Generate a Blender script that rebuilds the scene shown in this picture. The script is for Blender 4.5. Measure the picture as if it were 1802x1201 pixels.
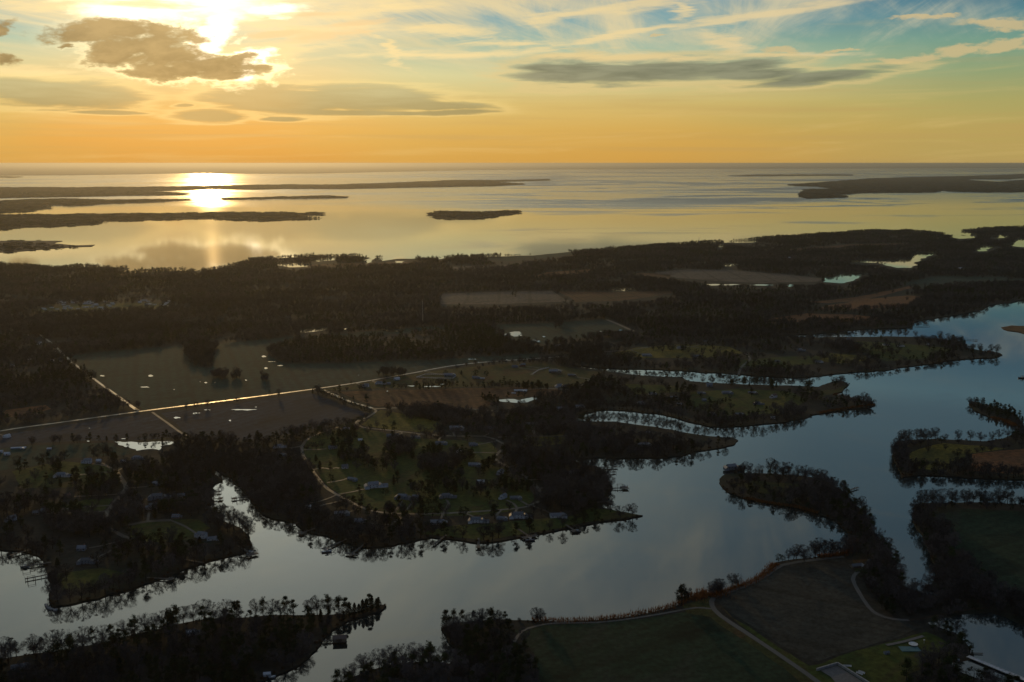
import bpy, bmesh, math, random
import numpy as np
from mathutils import Vector, Matrix

for o in list(bpy.data.objects):
    bpy.data.objects.remove(o, do_unlink=True)
SC = bpy.context.scene
COL = SC.collection
random.seed(11)
RNG = np.random.default_rng(11)

# ------------------------------------------------------------------ camera
H = 300.0                      # flying height in metres
FPX = 1802.0 * 35.0 / 36.0     # focal length counted in photograph pixels
HORIZON_Y = 287.5
PITCH = math.atan((600.5 - HORIZON_Y) / FPX)
CP, SP = math.cos(PITCH), math.sin(PITCH)

cam_data = bpy.data.cameras.new('camera')
cam_data.sensor_fit = 'HORIZONTAL'
cam_data.sensor_width = 36.0
cam_data.lens = 35.0
cam_data.clip_start = 1.0
cam_data.clip_end = 400000.0
cam = bpy.data.objects.new('camera', cam_data)
cam.location = (0, 0, H)
cam.rotation_euler = (math.pi / 2 - PITCH, 0, 0)
COL.objects.link(cam)
SC.camera = cam

def pix_dir(x, y):
    a = (x - 901.0) / FPX
    b = (600.5 - y) / FPX
    return np.array([a, CP + b * SP, -SP + b * CP])

def at(x, y, z=0.0):
    """ground point seen at a photograph pixel"""
    d = pix_dir(x, y)
    t = (z - H) / d[2]
    return np.array([d[0] * t, d[1] * t])

def to_pix(p, z=0.0):
    p = np.asarray(p, float)
    X, Y = p[..., 0], p[..., 1]
    Z = z - H
    depth = Y * CP - Z * SP
    up = Y * SP + Z * CP
    return np.stack([901 + FPX * X / depth, 600.5 - FPX * up / depth], -1)

def sky_ang(x, y):
    d = pix_dir(x, y)
    d = d / np.linalg.norm(d)
    return math.atan2(d[0], d[1]), math.asin(d[2])

# ------------------------------------------------------------------ exposure and render settings
SC.view_settings.view_transform = 'Standard'
SC.view_settings.look = 'None'
SC.view_settings.exposure = 0.0
SC.view_settings.gamma = 1.0
SC.view_settings.use_curve_mapping = False
SC.render.engine = 'CYCLES'
cy = SC.cycles
cy.use_denoising = True
try:
    cy.denoiser = 'OPENIMAGEDENOISE'
    cy.denoising_input_passes = 'RGB_ALBEDO_NORMAL'
except Exception:
    pass
cy.max_bounces = 5
cy.diffuse_bounces = 1
cy.glossy_bounces = 3
cy.transmission_bounces = 2
cy.volume_bounces = 0
cy.transparent_max_bounces = 8
cy.sample_clamp_indirect = 4.0
cy.caustics_reflective = False
cy.caustics_refractive = False
SC.render.film_transparent = False

# ------------------------------------------------------------------ sky
SUN_AZ, SUN_EL = sky_ang(352, 6)

def lin(c):
    out = []
    for v in c:
        v = v / 255.0
        out.append(v / 12.92 if v <= 0.04045 else ((v + 0.055) / 1.055) ** 2.4)
    return tuple(out)

class G:
    """tiny expression builder for node trees"""
    def __init__(self, nt):
        self.nt = nt
    def node(self, t, **kw):
        n = self.nt.nodes.new(t)
        for k, v in kw.items():
            setattr(n, k, v)
        return n
    def put(self, sock, v):
        if hasattr(v, 'links') or isinstance(v, bpy.types.NodeSocket):
            self.nt.links.new(v, sock)
        elif isinstance(v, (tuple, list)) and sock.type == 'RGBA' and len(v) == 3:
            sock.default_value = (*v, 1.0)
        else:
            sock.default_value = v
    def m(self, op, a, b=None, c=None, clamp=False):
        n = self.node('ShaderNodeMath', operation=op, use_clamp=clamp)
        self.put(n.inputs[0], a)
        if b is not None: self.put(n.inputs[1], b)
        if c is not None: self.put(n.inputs[2], c)
        return n.outputs[0]
    def add(self, a, b): return self.m('ADD', a, b)
    def sub(self, a, b): return self.m('SUBTRACT', a, b)
    def mul(self, a, b, clamp=False): return self.m('MULTIPLY', a, b, clamp=clamp)
    def mx(self, a, b): return self.m('MAXIMUM', a, b)
    def ss(self, v, lo, hi, a=0.0, b=1.0, kind='SMOOTHSTEP'):
        n = self.node('ShaderNodeMapRange', interpolation_type=kind)
        self.put(n.inputs[0], v)
        self.put(n.inputs[1], lo); self.put(n.inputs[2], hi)
        self.put(n.inputs[3], a); self.put(n.inputs[4], b)
        return n.outputs[0]
    def mix(self, f, a, b, blend='MIX'):
        n = self.node('ShaderNodeMix', data_type='RGBA', blend_type=blend)
        n.clamp_factor = True
        self.put(n.inputs[0], f)
        self.put(n.inputs[6], a); self.put(n.inputs[7], b)
        return n.outputs[2]
    def vec(self, x, y, z=0.0):
        n = self.node('ShaderNodeCombineXYZ')
        self.put(n.inputs[0], x); self.put(n.inputs[1], y); self.put(n.inputs[2], z)
        return n.outputs[0]
    def noise(self, v, scale=1.0, detail=4.0, rough=0.55, dist=0.0, lac=2.0):
        n = self.node('ShaderNodeTexNoise')
        n.noise_dimensions = '3D'
        self.put(n.inputs['Vector'], v)
        n.inputs['Scale'].default_value = scale
        n.inputs['Detail'].default_value = detail
        n.inputs['Roughness'].default_value = rough
        n.inputs['Lacunarity'].default_value = lac
        n.inputs['Distortion'].default_value = dist
        return n.outputs[0]
    def mapping(self, v, loc=(0, 0, 0), rot=0.0, scale=(1, 1, 1), kind='TEXTURE'):
        n = self.node('ShaderNodeMapping', vector_type=kind)
        self.put(n.inputs[0], v)
        n.inputs[1].default_value = loc
        n.inputs[2].default_value = (0, 0, rot)
        n.inputs[3].default_value = scale
        return n.outputs[0]
    def length(self, v):
        n = self.node('ShaderNodeVectorMath', operation='LENGTH')
        self.put(n.inputs[0], v)
        return n.outputs['Value']
    def ramp(self, f, stops, mode='LINEAR'):
        n = self.node('ShaderNodeValToRGB')
        cr = n.color_ramp
        cr.interpolation = mode
        while len(cr.elements) < len(stops):
            cr.elements.new(0.5)
        for e, (p, c) in zip(cr.elements, stops):
            e.position = p
            e.color = (*c, 1)
        self.put(n.inputs[0], f)
        return n.outputs[0]

world = bpy.data.worlds.new('World')
SC.world = world
world.use_nodes = True
wnt = world.node_tree
wnt.nodes.clear()
g = G(wnt)
tc = g.node('ShaderNodeTexCoord')
sep = g.node('ShaderNodeSeparateXYZ')
wnt.links.new(tc.outputs['Generated'], sep.inputs[0])
dx, dy, dz = sep.outputs
az = g.m('ARCTAN2', dx, dy)
el = g.m('ARCSINE', dz)
U = g.mul(az, FPX)
V = g.mul(el, FPX)
UV = g.vec(U, V)
elc = g.m('MAXIMUM', el, 0.0)

nish = g.node('ShaderNodeTexSky')
nish.sky_type = 'NISHITA'
nish.sun_disc = False
nish.sun_elevation = SUN_EL
nish.sun_rotation = SUN_AZ
nish.altitude = 300
nish.air_density = 1.2
nish.dust_density = 3.0
nish.ozone_density = 1.5
bg1 = g.node('ShaderNodeBackground')
bg1.inputs['Strength'].default_value = 0.05
wnt.links.new(nish.outputs[0], bg1.inputs['Color'])

# elevation axis: 0 .. 0.5 rad on a ramp, stops given by photograph rows
def row(y):
    return max(0.0, (HORIZON_Y - y) / FPX) / 0.5
ef = g.m('MULTIPLY', elc, 2.0)
SUNSIDE = [(row(285), lin((214, 152, 66))), (row(235), lin((221, 161, 74))), (row(195), lin((222, 175, 98))),
           (row(150), lin((222, 198, 138))), (row(95), lin((203, 200, 160))), (row(40), lin((222, 212, 172))),
           (row(-40), lin((222, 215, 190))), (row(-160), lin((205, 205, 195))), (0.62, lin((170, 180, 185))), (1.0, lin((120, 138, 152)))]
MID = [(row(285), lin((212, 160, 74))), (row(235), lin((213, 169, 84))), (row(190), lin((214, 186, 110))),
       (row(140), lin((206, 204, 152))), (row(100), lin((160, 188, 166))), (row(55), lin((118, 165, 172))),
       (row(10), lin((98, 152, 174))), (row(-80), lin((150, 182, 186))), (0.45, lin((122, 156, 168))), (1.0, lin((100, 122, 142)))]
RIGHT = [(row(285), lin((186, 160, 94))), (row(235), lin((186, 165, 94))), (row(190), lin((172, 166, 102))),
         (row(140), lin((142, 162, 120))), (row(100), lin((114, 155, 136))), (row(60), lin((86, 132, 142))),
         (row(10), lin((56, 103, 132))), (row(-80), lin((112, 152, 166))), (0.45, lin((104, 138, 154))), (1.0, lin((86, 110, 132)))]
BACK = [(0.0, lin((98, 100, 106))), (0.15, lin((84, 95, 112))), (0.4, lin((66, 92, 124))), (1.0, lin((52, 80, 116)))]
wob = g.noise(g.mapping(UV, scale=(420, 90, 1)), 1.0, 3.0)
azw = g.add(az, g.mul(g.sub(wob, 0.5), 0.25))
dAz = g.m('ABSOLUTE', g.sub(azw, SUN_AZ))
s_col = g.ramp(ef, SUNSIDE); m_col = g.ramp(ef, MID); r_col = g.ramp(ef, RIGHT); b_col = g.ramp(ef, BACK)
base = g.mix(g.ss(dAz, 0.06, 0.21), s_col, m_col)
base = g.mix(g.ss(dAz, 0.36, 0.78), base, r_col)
base = g.mix(g.ss(dAz, 0.9, 2.0), base, b_col)
# zenith
base = g.mix(g.ss(el, 0.5, 1.2), base, lin((46, 74, 112)))

def blob(x, y, a, b, rot=0.0, vec=None):
    ca, ce = sky_ang(x, y)
    v = g.mapping(vec if vec is not None else UV, (ca * FPX, ce * FPX, 0), math.radians(rot), (a, b, 1))
    return g.sub(1.0, g.length(v))

def blobs(lst, vec=None):
    out = None
    for t in lst:
        vv = vec if vec is not None else UV
        if out is not None:      # chained one after the other, which keeps the shader's working memory small
            n = g.node('ShaderNodeVectorMath', operation='MULTIPLY_ADD')
            g.put(n.inputs[0], out); n.inputs[1].default_value = (1e-9, 1e-9, 1e-9); g.put(n.inputs[2], vv)
            vv = n.outputs[0]
        v = blob(*t, vec=vv)
        out = v if out is None else g.m('SMOOTH_MAX', out, v, 0.15)
    return out

def noise_col(v, detail=5.0, rough=0.6):
    n = g.node('ShaderNodeTexNoise')
    g.put(n.inputs['Vector'], v)
    n.inputs['Scale'].default_value = 1.0
    n.inputs['Detail'].default_value = detail
    n.inputs['Roughness'].default_value = rough
    return n.outputs['Color']
def warp(v, loc, sx, sy, ax, ay, detail=5.0, rough=0.6):
    c = noise_col(g.mapping(v, loc, 0.0, (sx, sy, 1)), detail, rough)
    m1 = g.node('ShaderNodeVectorMath', operation='SUBTRACT'); g.put(m1.inputs[0], c); m1.inputs[1].default_value = (0.5, 0.5, 0.5)
    m2 = g.node('ShaderNodeVectorMath', operation='MULTIPLY_ADD'); g.put(m2.inputs[0], m1.outputs[0]); m2.inputs[1].default_value = (ax, ay, 0); g.put(m2.inputs[2], v)
    return m2.outputs[0]
WV = warp(UV, (17, 5, 3), 130, 42, 120, 44)
WV = warp(WV, (7, 15, 1), 34, 15, 28, 11, 6.0, 0.6)
WS = warp(UV, (3, 25, 8), 240, 26, 190, 26, 6.0, 0.62)

def tint(v, c):      # scalar times colour
    n = g.node('ShaderNodeMix', data_type='RGBA', blend_type='MULTIPLY')
    n.inputs[0].default_value = 1.0
    g.put(n.inputs[6], v); g.put(n.inputs[7], c)
    return n.outputs[2]

# ---- high cirrus, laid on a plane so that it keeps its perspective everywhere
zz = g.add(g.m('MAXIMUM', dz, 0.0), 0.03)
PX = g.m('DIVIDE', dx, zz); PY = g.m('DIVIDE', dy, zz)
PV = g.vec(PX, PY)
sA = g.noise(g.mapping(PV, (3.1, 1.7, 0), math.radians(58), (6.0, 0.75, 1)), 1.0, 9.0, 0.62, 0.6)
sB = g.noise(g.mapping(PV, (1.3, 8.7, 2), math.radians(80), (3.2, 0.42, 1)), 1.0, 9.0, 0.65, 0.9)
big = g.noise(g.mapping(PV, (7.3, 2.2, 5), 0.4, (5.5, 2.2, 1)), 1.0, 3.0)
cir = g.add(g.mul(sA, 0.6), g.mul(sB, 0.55))
cir = g.add(cir, g.mul(g.sub(big, 0.5), 0.8))
cir = g.add(cir, g.ss(dAz, 0.0, 0.75, 0.07, -0.03))
cirm = g.ss(cir, 0.50, 0.80)
cirm = g.mul(cirm, g.ss(el, 0.07, 0.125))
cir_col = g.mix(g.ss(dAz, 0.15, 0.9), lin((243, 218, 160)), lin((196, 196, 172)))
cir_col = g.mix(g.ss(dAz, 0.9, 1.8), cir_col, lin((120, 126, 138)))
cir_col = g.mix(g.ss(el, 0.16, 0.5), cir_col, lin((186, 188, 178)))
sky = g.mix(g.mul(cirm, 0.8), base, cir_col)

# hand placed streaks of ice cloud
wn = g.noise(g.mapping(UV, scale=(70, 16, 1)), 1.0, 6.0, 0.62, 0.8)
wn2 = g.noise(g.mapping(UV, (40, 9, 3), 0.12, (190, 11, 1)), 1.0, 7.0, 0.6, 0.4)
wnc = g.sub(g.add(g.mul(wn, 0.55), g.mul(wn2, 0.65)), 0.6)
streaks = [(560, 55, 120, 22, 4), (780, 52, 95, 12, -3), (690, 88, 58, 9, -38), (1075, 62, 170, 6, 8),
           (1010, 26, 110, 10, 9), (1150, 4, 120, 13, 5), (1330, 26, 190, 9, 6), (905, 74, 80, 7, 2), (1090, 100, 190, 10, -2),
           (1200, 14, 18, 24, -30), (640, 20, 120, 18, 8), (470, 95, 110, 30, 6), (1290, 75, 60, 16, -20), (800, 95, 240, 9, 2),
           (150, 10, 160, 14, 2), (60, 128, 120, 9, 0), (1380, 95, 130, 6, -2)]
st = g.add(blobs(streaks, WS), g.mul(wnc, 2.8))
stm = g.ss(st, -0.25, 0.85)
st_col = g.mix(g.ss(dAz, 0.1, 0.8), lin((250, 222, 158)), lin((222, 203, 160)))
sky = g.mix(g.mul(stm, 0.8), sky, st_col)

# veil low down
veil = g.noise(g.mapping(UV, (13, 4, 9), 0.0, (520, 16, 1)), 1.0, 5.0, 0.55, 0.5)
sky = g.mix(g.mul(g.ss(veil, 0.45, 0.75), g.ss(el, 0.13, 0.02, 0.0, 0.42)), sky, lin((190, 156, 96)))
veil2 = g.noise(g.mapping(UV, (53, 14, 2), 0.03, (330, 22, 1)), 1.0, 6.0, 0.6, 0.6)
sky = g.mix(g.mul(g.ss(veil2, 0.5, 0.78), g.ss(el, 0.16, 0.04, 0.1, 0.32)), sky, lin((228, 196, 126)))

# small lit puffs at the right
puff = [(1592, 101, 68, 8), (1690, 88, 50, 11, 4), (1768, 80, 50, 10, 6), (1765, 48, 95, 9, -3), (1380, 90, 40, 6), (1470, 88, 40, 4), (1150, 62, 30, 3),
        (1640, 32, 60, 5), (1850, 62, 60, 9), (1960, 30, 90, 12), (2080, 90, 90, 10)]
pn = g.noise(g.mapping(UV, (5, 5, 1), 0.0, (30, 10, 1)), 1.0, 6.0, 0.6, 0.5)
pf = g.add(blobs(puff, WV), g.mul(g.sub(pn, 0.5), 1.5))
sky = g.mix(g.mul(g.ss(pf, 0.0, 0.6), 0.75), sky, lin((214, 190, 138)))

# glow round the sun
gl1 = g.m('POWER', g.mx(blob(325, -14, 480, 220, 0), 0.0), 2.0)
gl2 = g.m('POWER', g.mx(blob(350, -6, 1500, 620, 0), 0.0), 2.0)
core = g.add(blobs([(328, -4, 150, 42), (300, -30, 230, 60), (384, 58, 80, 27, 42), (448, 98, 36, 14, 10), (235, 18, 105, 20), (470, 16, 60, 12), (425, 122, 18, 26)], WV), g.mul(wnc, 0.9))
corem = g.ss(core, -0.05, 0.6)
def addc(a, f, c):
    n = g.node('ShaderNodeMix', data_type='RGBA', blend_type='ADD')
    n.clamp_result = False
    g.put(n.inputs[0], f)
    g.put(n.inputs[6], a); g.put(n.inputs[7], c)
    return n.outputs[2]
sky = addc(sky, g.mul(gl2, 0.07), (0.30, 0.23, 0.13))
sky = addc(sky, g.mul(gl1, 0.22), (0.75, 0.62, 0.44))
high = g.mul(g.ss(el, 0.16, 0.24), g.m('POWER', g.mx(blob(352, -330, 1050, 620, 0), 0.0), 1.4))
sky = addc(sky, high, (1.0, 1.03, 0.80))
sky = addc(sky, corem, (1.0, 0.86, 0.66))

wisp = g.add(blobs([(545, 24, 120, 9, 3), (470, 58, 90, 7, 2), (560, 62, 130, 16, 4), (250, 8, 120, 8, 1), (610, 40, 120, 7, 6)], WS), g.mul(wnc, 2.4))
sky = g.mix(g.mul(g.ss(wisp, 0.0, 0.9), 0.75), sky, lin((241, 205, 148)))
WL = warp(UV, (9, 2, 4), 210, 30, 80, 10, 6.0, 0.62)
# flat grey lens clouds
def flat_cloud(lst, amp, lo, hi, sx=120, sy=13):
    n = g.noise(g.mapping(UV, (len(lst) * 17.0, 6, len(lst)), 0.0, (sx, sy, 1)), 1.0, 6.0, 0.58, 0.35)
    f = g.add(blobs(lst, WL), g.mul(g.sub(n, 0.5), amp))
    return f, g.ss(f, lo, hi), n
LENS = [(120, 168, 140, 25), (20, 152, 75, 15), (500, 176, 155, 28), (610, 173, 200, 25), (730, 183, 170, 11, -3), (800, 197, 95, 6, 2), (600, 199, 90, 6),
        (375, 204, 68, 13), (190, 198, 66, 5), (500, 210, 40, 5), (320, 184, 20, 4), (700, 200, 60, 4)]
f2, mk2, n2 = flat_cloud(LENS, 1.35, -0.02, 0.42)
rim2 = g.mul(g.ss(f2, -0.38, 0.02), g.ss(f2, 0.30, 0.02))
sky = g.mix(g.mul(rim2, g.ss(dAz, 0.5, 0.0, 0.12, 0.42)), sky, lin((255, 226, 150)))
vtop, vbot = sky_ang(500, 158)[1] * FPX, sky_ang(500, 194)[1] * FPX
c2 = g.mix(g.add(g.mul(g.ss(V, vbot, vtop, kind='LINEAR'), 0.75), g.mul(g.sub(n2, 0.5), 1.2)), lin((152, 142, 98)), lin((186, 180, 134)))
c2 = g.mix(g.ss(dAz, 0.12, 0.02, 0.0, 0.45), c2, lin((206, 168, 104)))
sky = g.mix(g.mul(mk2, 0.92), sky, c2)
DARK = [(1010, 126, 122, 27, 2), (1150, 127, 200, 25, 2), (1290, 120, 110, 16, 4), (1440, 137, 140, 13, 4), (1345, 131, 90, 13, 2), (960, 120, 80, 10)]
f3, mk3, n3 = flat_cloud(DARK, 1.5, 0.0, 0.62, 100, 12)
rim3 = g.mul(g.ss(f3, -0.45, 0.0), g.ss(f3, 0.35, 0.02))
sky = g.mix(g.mul(rim3, 0.5), sky, lin((226, 198, 136)))
c3 = g.mix(g.ss(n3, 0.3, 0.7), lin((98, 104, 88)), lin((138, 140, 116)))
sky = g.mix(g.mul(mk3, 0.9), sky, c3)

# the dark broken cloud below the sun
CUM = [(140, 60, 82, 22, 3), (215, 54, 85, 24), (255, 78, 112, 34), (200, 92, 56, 25), (300, 98, 105, 28, -6), (345, 114, 112, 29, -3), (300, 128, 88, 15), (385, 106, 62, 16, 4),
       (425, 97, 44, 6, 10), (420, 112, 44, 10), (395, 128, 30, 11), (6, 58, 28, 17, 20), (24, 103, 22, 13), (112, 84, 16, 6)]
cn = g.noise(g.mapping(UV, (11, 3, 2), 0.1, (62, 26, 1)), 1.0, 9.0, 0.6, 0.25)
cn2 = g.noise(g.mapping(UV, (3, 13, 7), 0.0, (22, 12, 1)), 1.0, 7.0, 0.6, 0.2)
fc = g.add(blobs(CUM, WV), g.add(g.mul(g.sub(cn, 0.5), 2.4), g.mul(g.sub(cn2, 0.5), 0.7)))
mkc = g.ss(fc, -0.02, 0.55)
rimc = g.mul(g.ss(fc, -0.35, 0.05), g.ss(fc, 0.30, 0.08))
rimk = g.mul(rimc, g.ss(g.length(g.mapping(UV, (sky_ang(400, 90)[0] * FPX, sky_ang(400, 90)[1] * FPX, 0), 0, (330, 130, 1))), 1.0, 0.0))
sky = addc(sky, rimk, (1.0, 0.8, 0.45))
cc = g.mix(g.ss(cn, 0.35, 0.68), lin((122, 102, 64)), lin((166, 140, 92)))
cc = g.mix(g.ss(blob(330, 20, 330, 110), 0.0, 0.7, 0.0, 0.35), cc, lin((186, 156, 100)))
sky = g.mix(g.mul(mkc, 0.95), sky, cc)

# ground side of the sky sphere, never seen: the same haze tone
sky = g.mix(g.ss(el, -0.01, -0.2), sky, (0.02, 0.02, 0.02))
bg2 = g.node('ShaderNodeBackground')
bg2.inputs['Strength'].default_value = 1.0
wnt.links.new(sky, bg2.inputs['Color'])
mixs = g.node('ShaderNodeMixShader')
mixs.inputs[0].default_value = 0.93
wnt.links.new(bg1.outputs[0], mixs.inputs[1])
wnt.links.new(bg2.outputs[0], mixs.inputs[2])
wo = g.node('ShaderNodeOutputWorld')
wnt.links.new(mixs.outputs[0], wo.inputs['Surface'])
world.cycles.sampling_method = 'MANUAL'
world.cycles.sample_map_resolution = 1024

# ------------------------------------------------------------------ sun
sun_data = bpy.data.lights.new('sun', 'SUN')
sun_data.energy = 0.85
sun_data.angle = math.radians(0.5)
sun_data.color = (1.0, 0.62, 0.23)
sun = bpy.data.objects.new('sun', sun_data)
sd = Vector((math.sin(SUN_AZ) * math.cos(SUN_EL), math.cos(SUN_AZ) * math.cos(SUN_EL), math.sin(SUN_EL)))
sun.rotation_euler = sd.to_track_quat('Z', 'Y').to_euler()
sun.location = (0, 0, 500)
COL.objects.link(sun)

# ------------------------------------------------------------------ materials
MATS = {}
def new_mat(name):
    m = bpy.data.materials.new(name)
    m.use_nodes = True
    m.node_tree.nodes.clear()
    return m, G(m.node_tree)

def finish(m, gg, shader):
    o = gg.node('ShaderNodeOutputMaterial')
    m.node_tree.links.new(shader, o.inputs['Surface'])
    MATS[m.name] = m
    return m

def pbsdf(gg, col, rough=0.8, spec=0.3, normal=None, trans=None):
    b = gg.node('ShaderNodeBsdfPrincipled')
    gg.put(b.inputs['Base Color'], col)
    gg.put(b.inputs['Roughness'], rough)
    gg.put(b.inputs['Specular IOR Level'], spec)
    if normal is not None: gg.put(b.inputs['Normal'], normal)
    return b.outputs[0]

def bump(gg, h, strength=0.5, dist=0.3):
    n = gg.node('ShaderNodeBump')
    n.inputs['Strength'].default_value = strength
    n.inputs['Distance'].default_value = dist
    gg.put(n.inputs['Height'], h)
    return n.outputs[0]

def wpos(gg):
    return gg.node('ShaderNodeNewGeometry').outputs['Position']

def ground_mat(name, c1, c2, c3=None, patch=40.0, fine=4.0, stripe=None, rough=0.95, spec=0.1, fine_amt=0.45):
    m, gg = new_mat(name)
    P = wpos(gg)
    nA = gg.noise(gg.mapping(P, (random.uniform(0, 900), random.uniform(0, 900), 0), random.uniform(0, 3), (patch, patch * 0.6, patch)), 1.0, 5.0, 0.6, 0.4)
    nB = gg.noise(gg.mapping(P, (0, 0, 0), 0.0, (fine, fine, fine)), 1.0, 4.0, 0.65)
    col = gg.mix(gg.ss(nA, 0.32, 0.68), c1, c2)
    if c3 is not None:
        nC = gg.noise(gg.mapping(P, (31, 77, 0), 1.0, (patch * 1.9, patch * 0.8, patch)), 1.0, 6.0, 0.62, 0.6)
        col = gg.mix(gg.ss(nC, 0.50, 0.66), col, c3)
    k = gg.ss(nB, 0.25, 0.75, 1.0 - fine_amt, 1.0 + fine_amt)
    if stripe:
        ang, width, amt = stripe
        w = gg.node('ShaderNodeTexWave', wave_type='BANDS', bands_direction='X')
        gg.put(w.inputs['Vector'], gg.mapping(P, (0, 0, 0), math.radians(ang), (width, width, width)))
        w.inputs['Scale'].default_value = 0.31
        w.inputs['Distortion'].default_value = 2.6
        w.inputs['Detail'].default_value = 2.0
        w.inputs['Detail Scale'].default_value = 0.4
        k = gg.mul(k, gg.ss(w.outputs['Fac'], 0.0, 1.0, 1.0 - amt, 1.0 + amt))
        # wheel tracks, a boom's width apart, and wet hollows
        w2 = gg.node('ShaderNodeTexWave', wave_type='BANDS', bands_direction='X', wave_profile='SIN')
        gg.put(w2.inputs['Vector'], gg.mapping(P, (5, 0, 0), math.radians(ang), (70, 70, 70)))
        w2.inputs['Scale'].default_value = 0.31
        w2.inputs['Distortion'].default_value = 0.6
        k = gg.mul(k, gg.ss(w2.outputs['Fac'], 0.94, 1.0, 1.0, 0.72))
        hol = gg.noise(gg.mapping(P, (400, 90, 0), 0.5, (55, 38, 50)), 1.0, 5.0, 0.6, 0.8)
        k = gg.mul(k, gg.ss(hol, 0.52, 0.68, 1.0, 0.55))
    col = tint_m(gg, k, col)
    return finish(m, gg, pbsdf(gg, col, rough, spec))

def tint_m(gg, v, c):
    n = gg.node('ShaderNodeMix', data_type='RGBA', blend_type='MULTIPLY')
    n.inputs[0].default_value = 1.0
    gg.put(n.inputs[6], v); gg.put(n.inputs[7], c)
    return n.outputs[2]

ground_mat('wood_floor', (0.0110, 0.0123, 0.0115), (0.0204, 0.0199, 0.0168), (0.0119, 0.0171, 0.0115), 60, 5)
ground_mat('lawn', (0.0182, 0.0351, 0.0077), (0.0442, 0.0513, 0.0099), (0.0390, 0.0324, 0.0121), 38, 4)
ground_mat('lawn_lit', (0.0638, 0.0594, 0.0110), (0.1100, 0.0880, 0.0150), (0.0374, 0.0374, 0.0100), 45, 4)  # sunlit yellow of backlit grass painted into the base colour
ground_mat('field_green', (0.0063, 0.0242, 0.0177), (0.0082, 0.0286, 0.0224), (0.0098, 0.0286, 0.0245), 150, 7, (20, 14, 0.13))
ground_mat('field_grey', (0.0086, 0.0178, 0.0316), (0.0111, 0.0214, 0.0372), (0.0083, 0.0150, 0.0253), 130, 7, (-35, 12, 0.14))
ground_mat('field_brown', (0.0648, 0.0317, 0.0166), (0.0810, 0.0381, 0.0188), (0.0526, 0.0317, 0.0166), 110, 6, (12, 10, 0.14))
ground_mat('field_pale', (0.0784, 0.0644, 0.0514), (0.0949, 0.0759, 0.0580), None, 120, 6, (0, 14, 0.05))
ground_mat('field_orange', (0.1440, 0.0603, 0.0230), (0.1080, 0.0520, 0.0250), (0.0720, 0.0416, 0.0211), 60, 5)
ground_mat('field_stubble', (0.0213, 0.0238, 0.0213), (0.0348, 0.0342, 0.0276), (0.0155, 0.0197, 0.0189), 42, 3.0, (62, 9, 0.09))
ground_mat('field_winter', (0.0087, 0.0214, 0.0108), (0.0133, 0.0278, 0.0144), (0.0200, 0.0260, 0.0179), 60, 3.5, (-60, 9, 0.09))
ground_mat('meadow', (0.020, 0.028, 0.009), (0.040, 0.038, 0.011), (0.046, 0.026, 0.012), 30, 3.0)
ground_mat('marsh', (0.095, 0.048, 0.020), (0.130, 0.066, 0.026), (0.060, 0.040, 0.022), 14, 2.0)
ground_mat('far_forest', (0.0210, 0.0196, 0.0234), (0.0294, 0.0252, 0.0270), (0.0350, 0.0308, 0.0270), 900, 60)
ground_mat('mud', (0.020, 0.016, 0.012), (0.034, 0.026, 0.018), None, 10, 1.5)
ground_mat('gravel', (0.0850, 0.0700, 0.0500), (0.1100, 0.0900, 0.0650), None, 12, 1.2, None, 0.8, 0.3, 0.25)

def simple_mat(name, col, rough=0.6, spec=0.3, var=0.25, scale=0.7, randomise=0.0):
    m, gg = new_mat(name)
    oc = gg.node('ShaderNodeTexCoord').outputs['Object']
    n = gg.noise(oc, scale, 4.0, 0.6)
    k = gg.ss(n, 0.25, 0.75, 1.0 - var, 1.0 + var)
    if randomise:
        r = gg.node('ShaderNodeObjectInfo').outputs['Random']
        k = gg.mul(k, gg.ss(r, 0.0, 1.0, 1.0 - randomise, 1.0 + randomise, 'LINEAR'))
    c = tint_m(gg, k, col)
    return finish(m, gg, pbsdf(gg, c, rough, spec))

def asphalt(name, c, rough):
    m, gg = new_mat(name)
    P = wpos(gg)
    n = gg.noise(gg.mapping(P, scale=(9, 9, 9)), 1.0, 5.0, 0.6)
    n2 = gg.noise(gg.mapping(P, scale=(1.2, 1.2, 1.2)), 1.0, 3.0, 0.6)
    k = gg.mul(gg.ss(n, 0.3, 0.7, 0.75, 1.2), gg.ss(n2, 0.2, 0.8, 0.85, 1.15))
    return finish(m, gg, pbsdf(gg, tint_m(gg, k, c), gg.ss(n, 0.3, 0.7, rough, rough + 0.14), 0.4))
asphalt('asphalt', (0.032, 0.034, 0.036), 0.6)
asphalt('wet_lane', (0.036, 0.031, 0.025), 0.34)
asphalt('drive', (0.028, 0.025, 0.022), 0.62)
asphalt('pale_lane', (0.042, 0.043, 0.045), 0.65)

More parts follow.
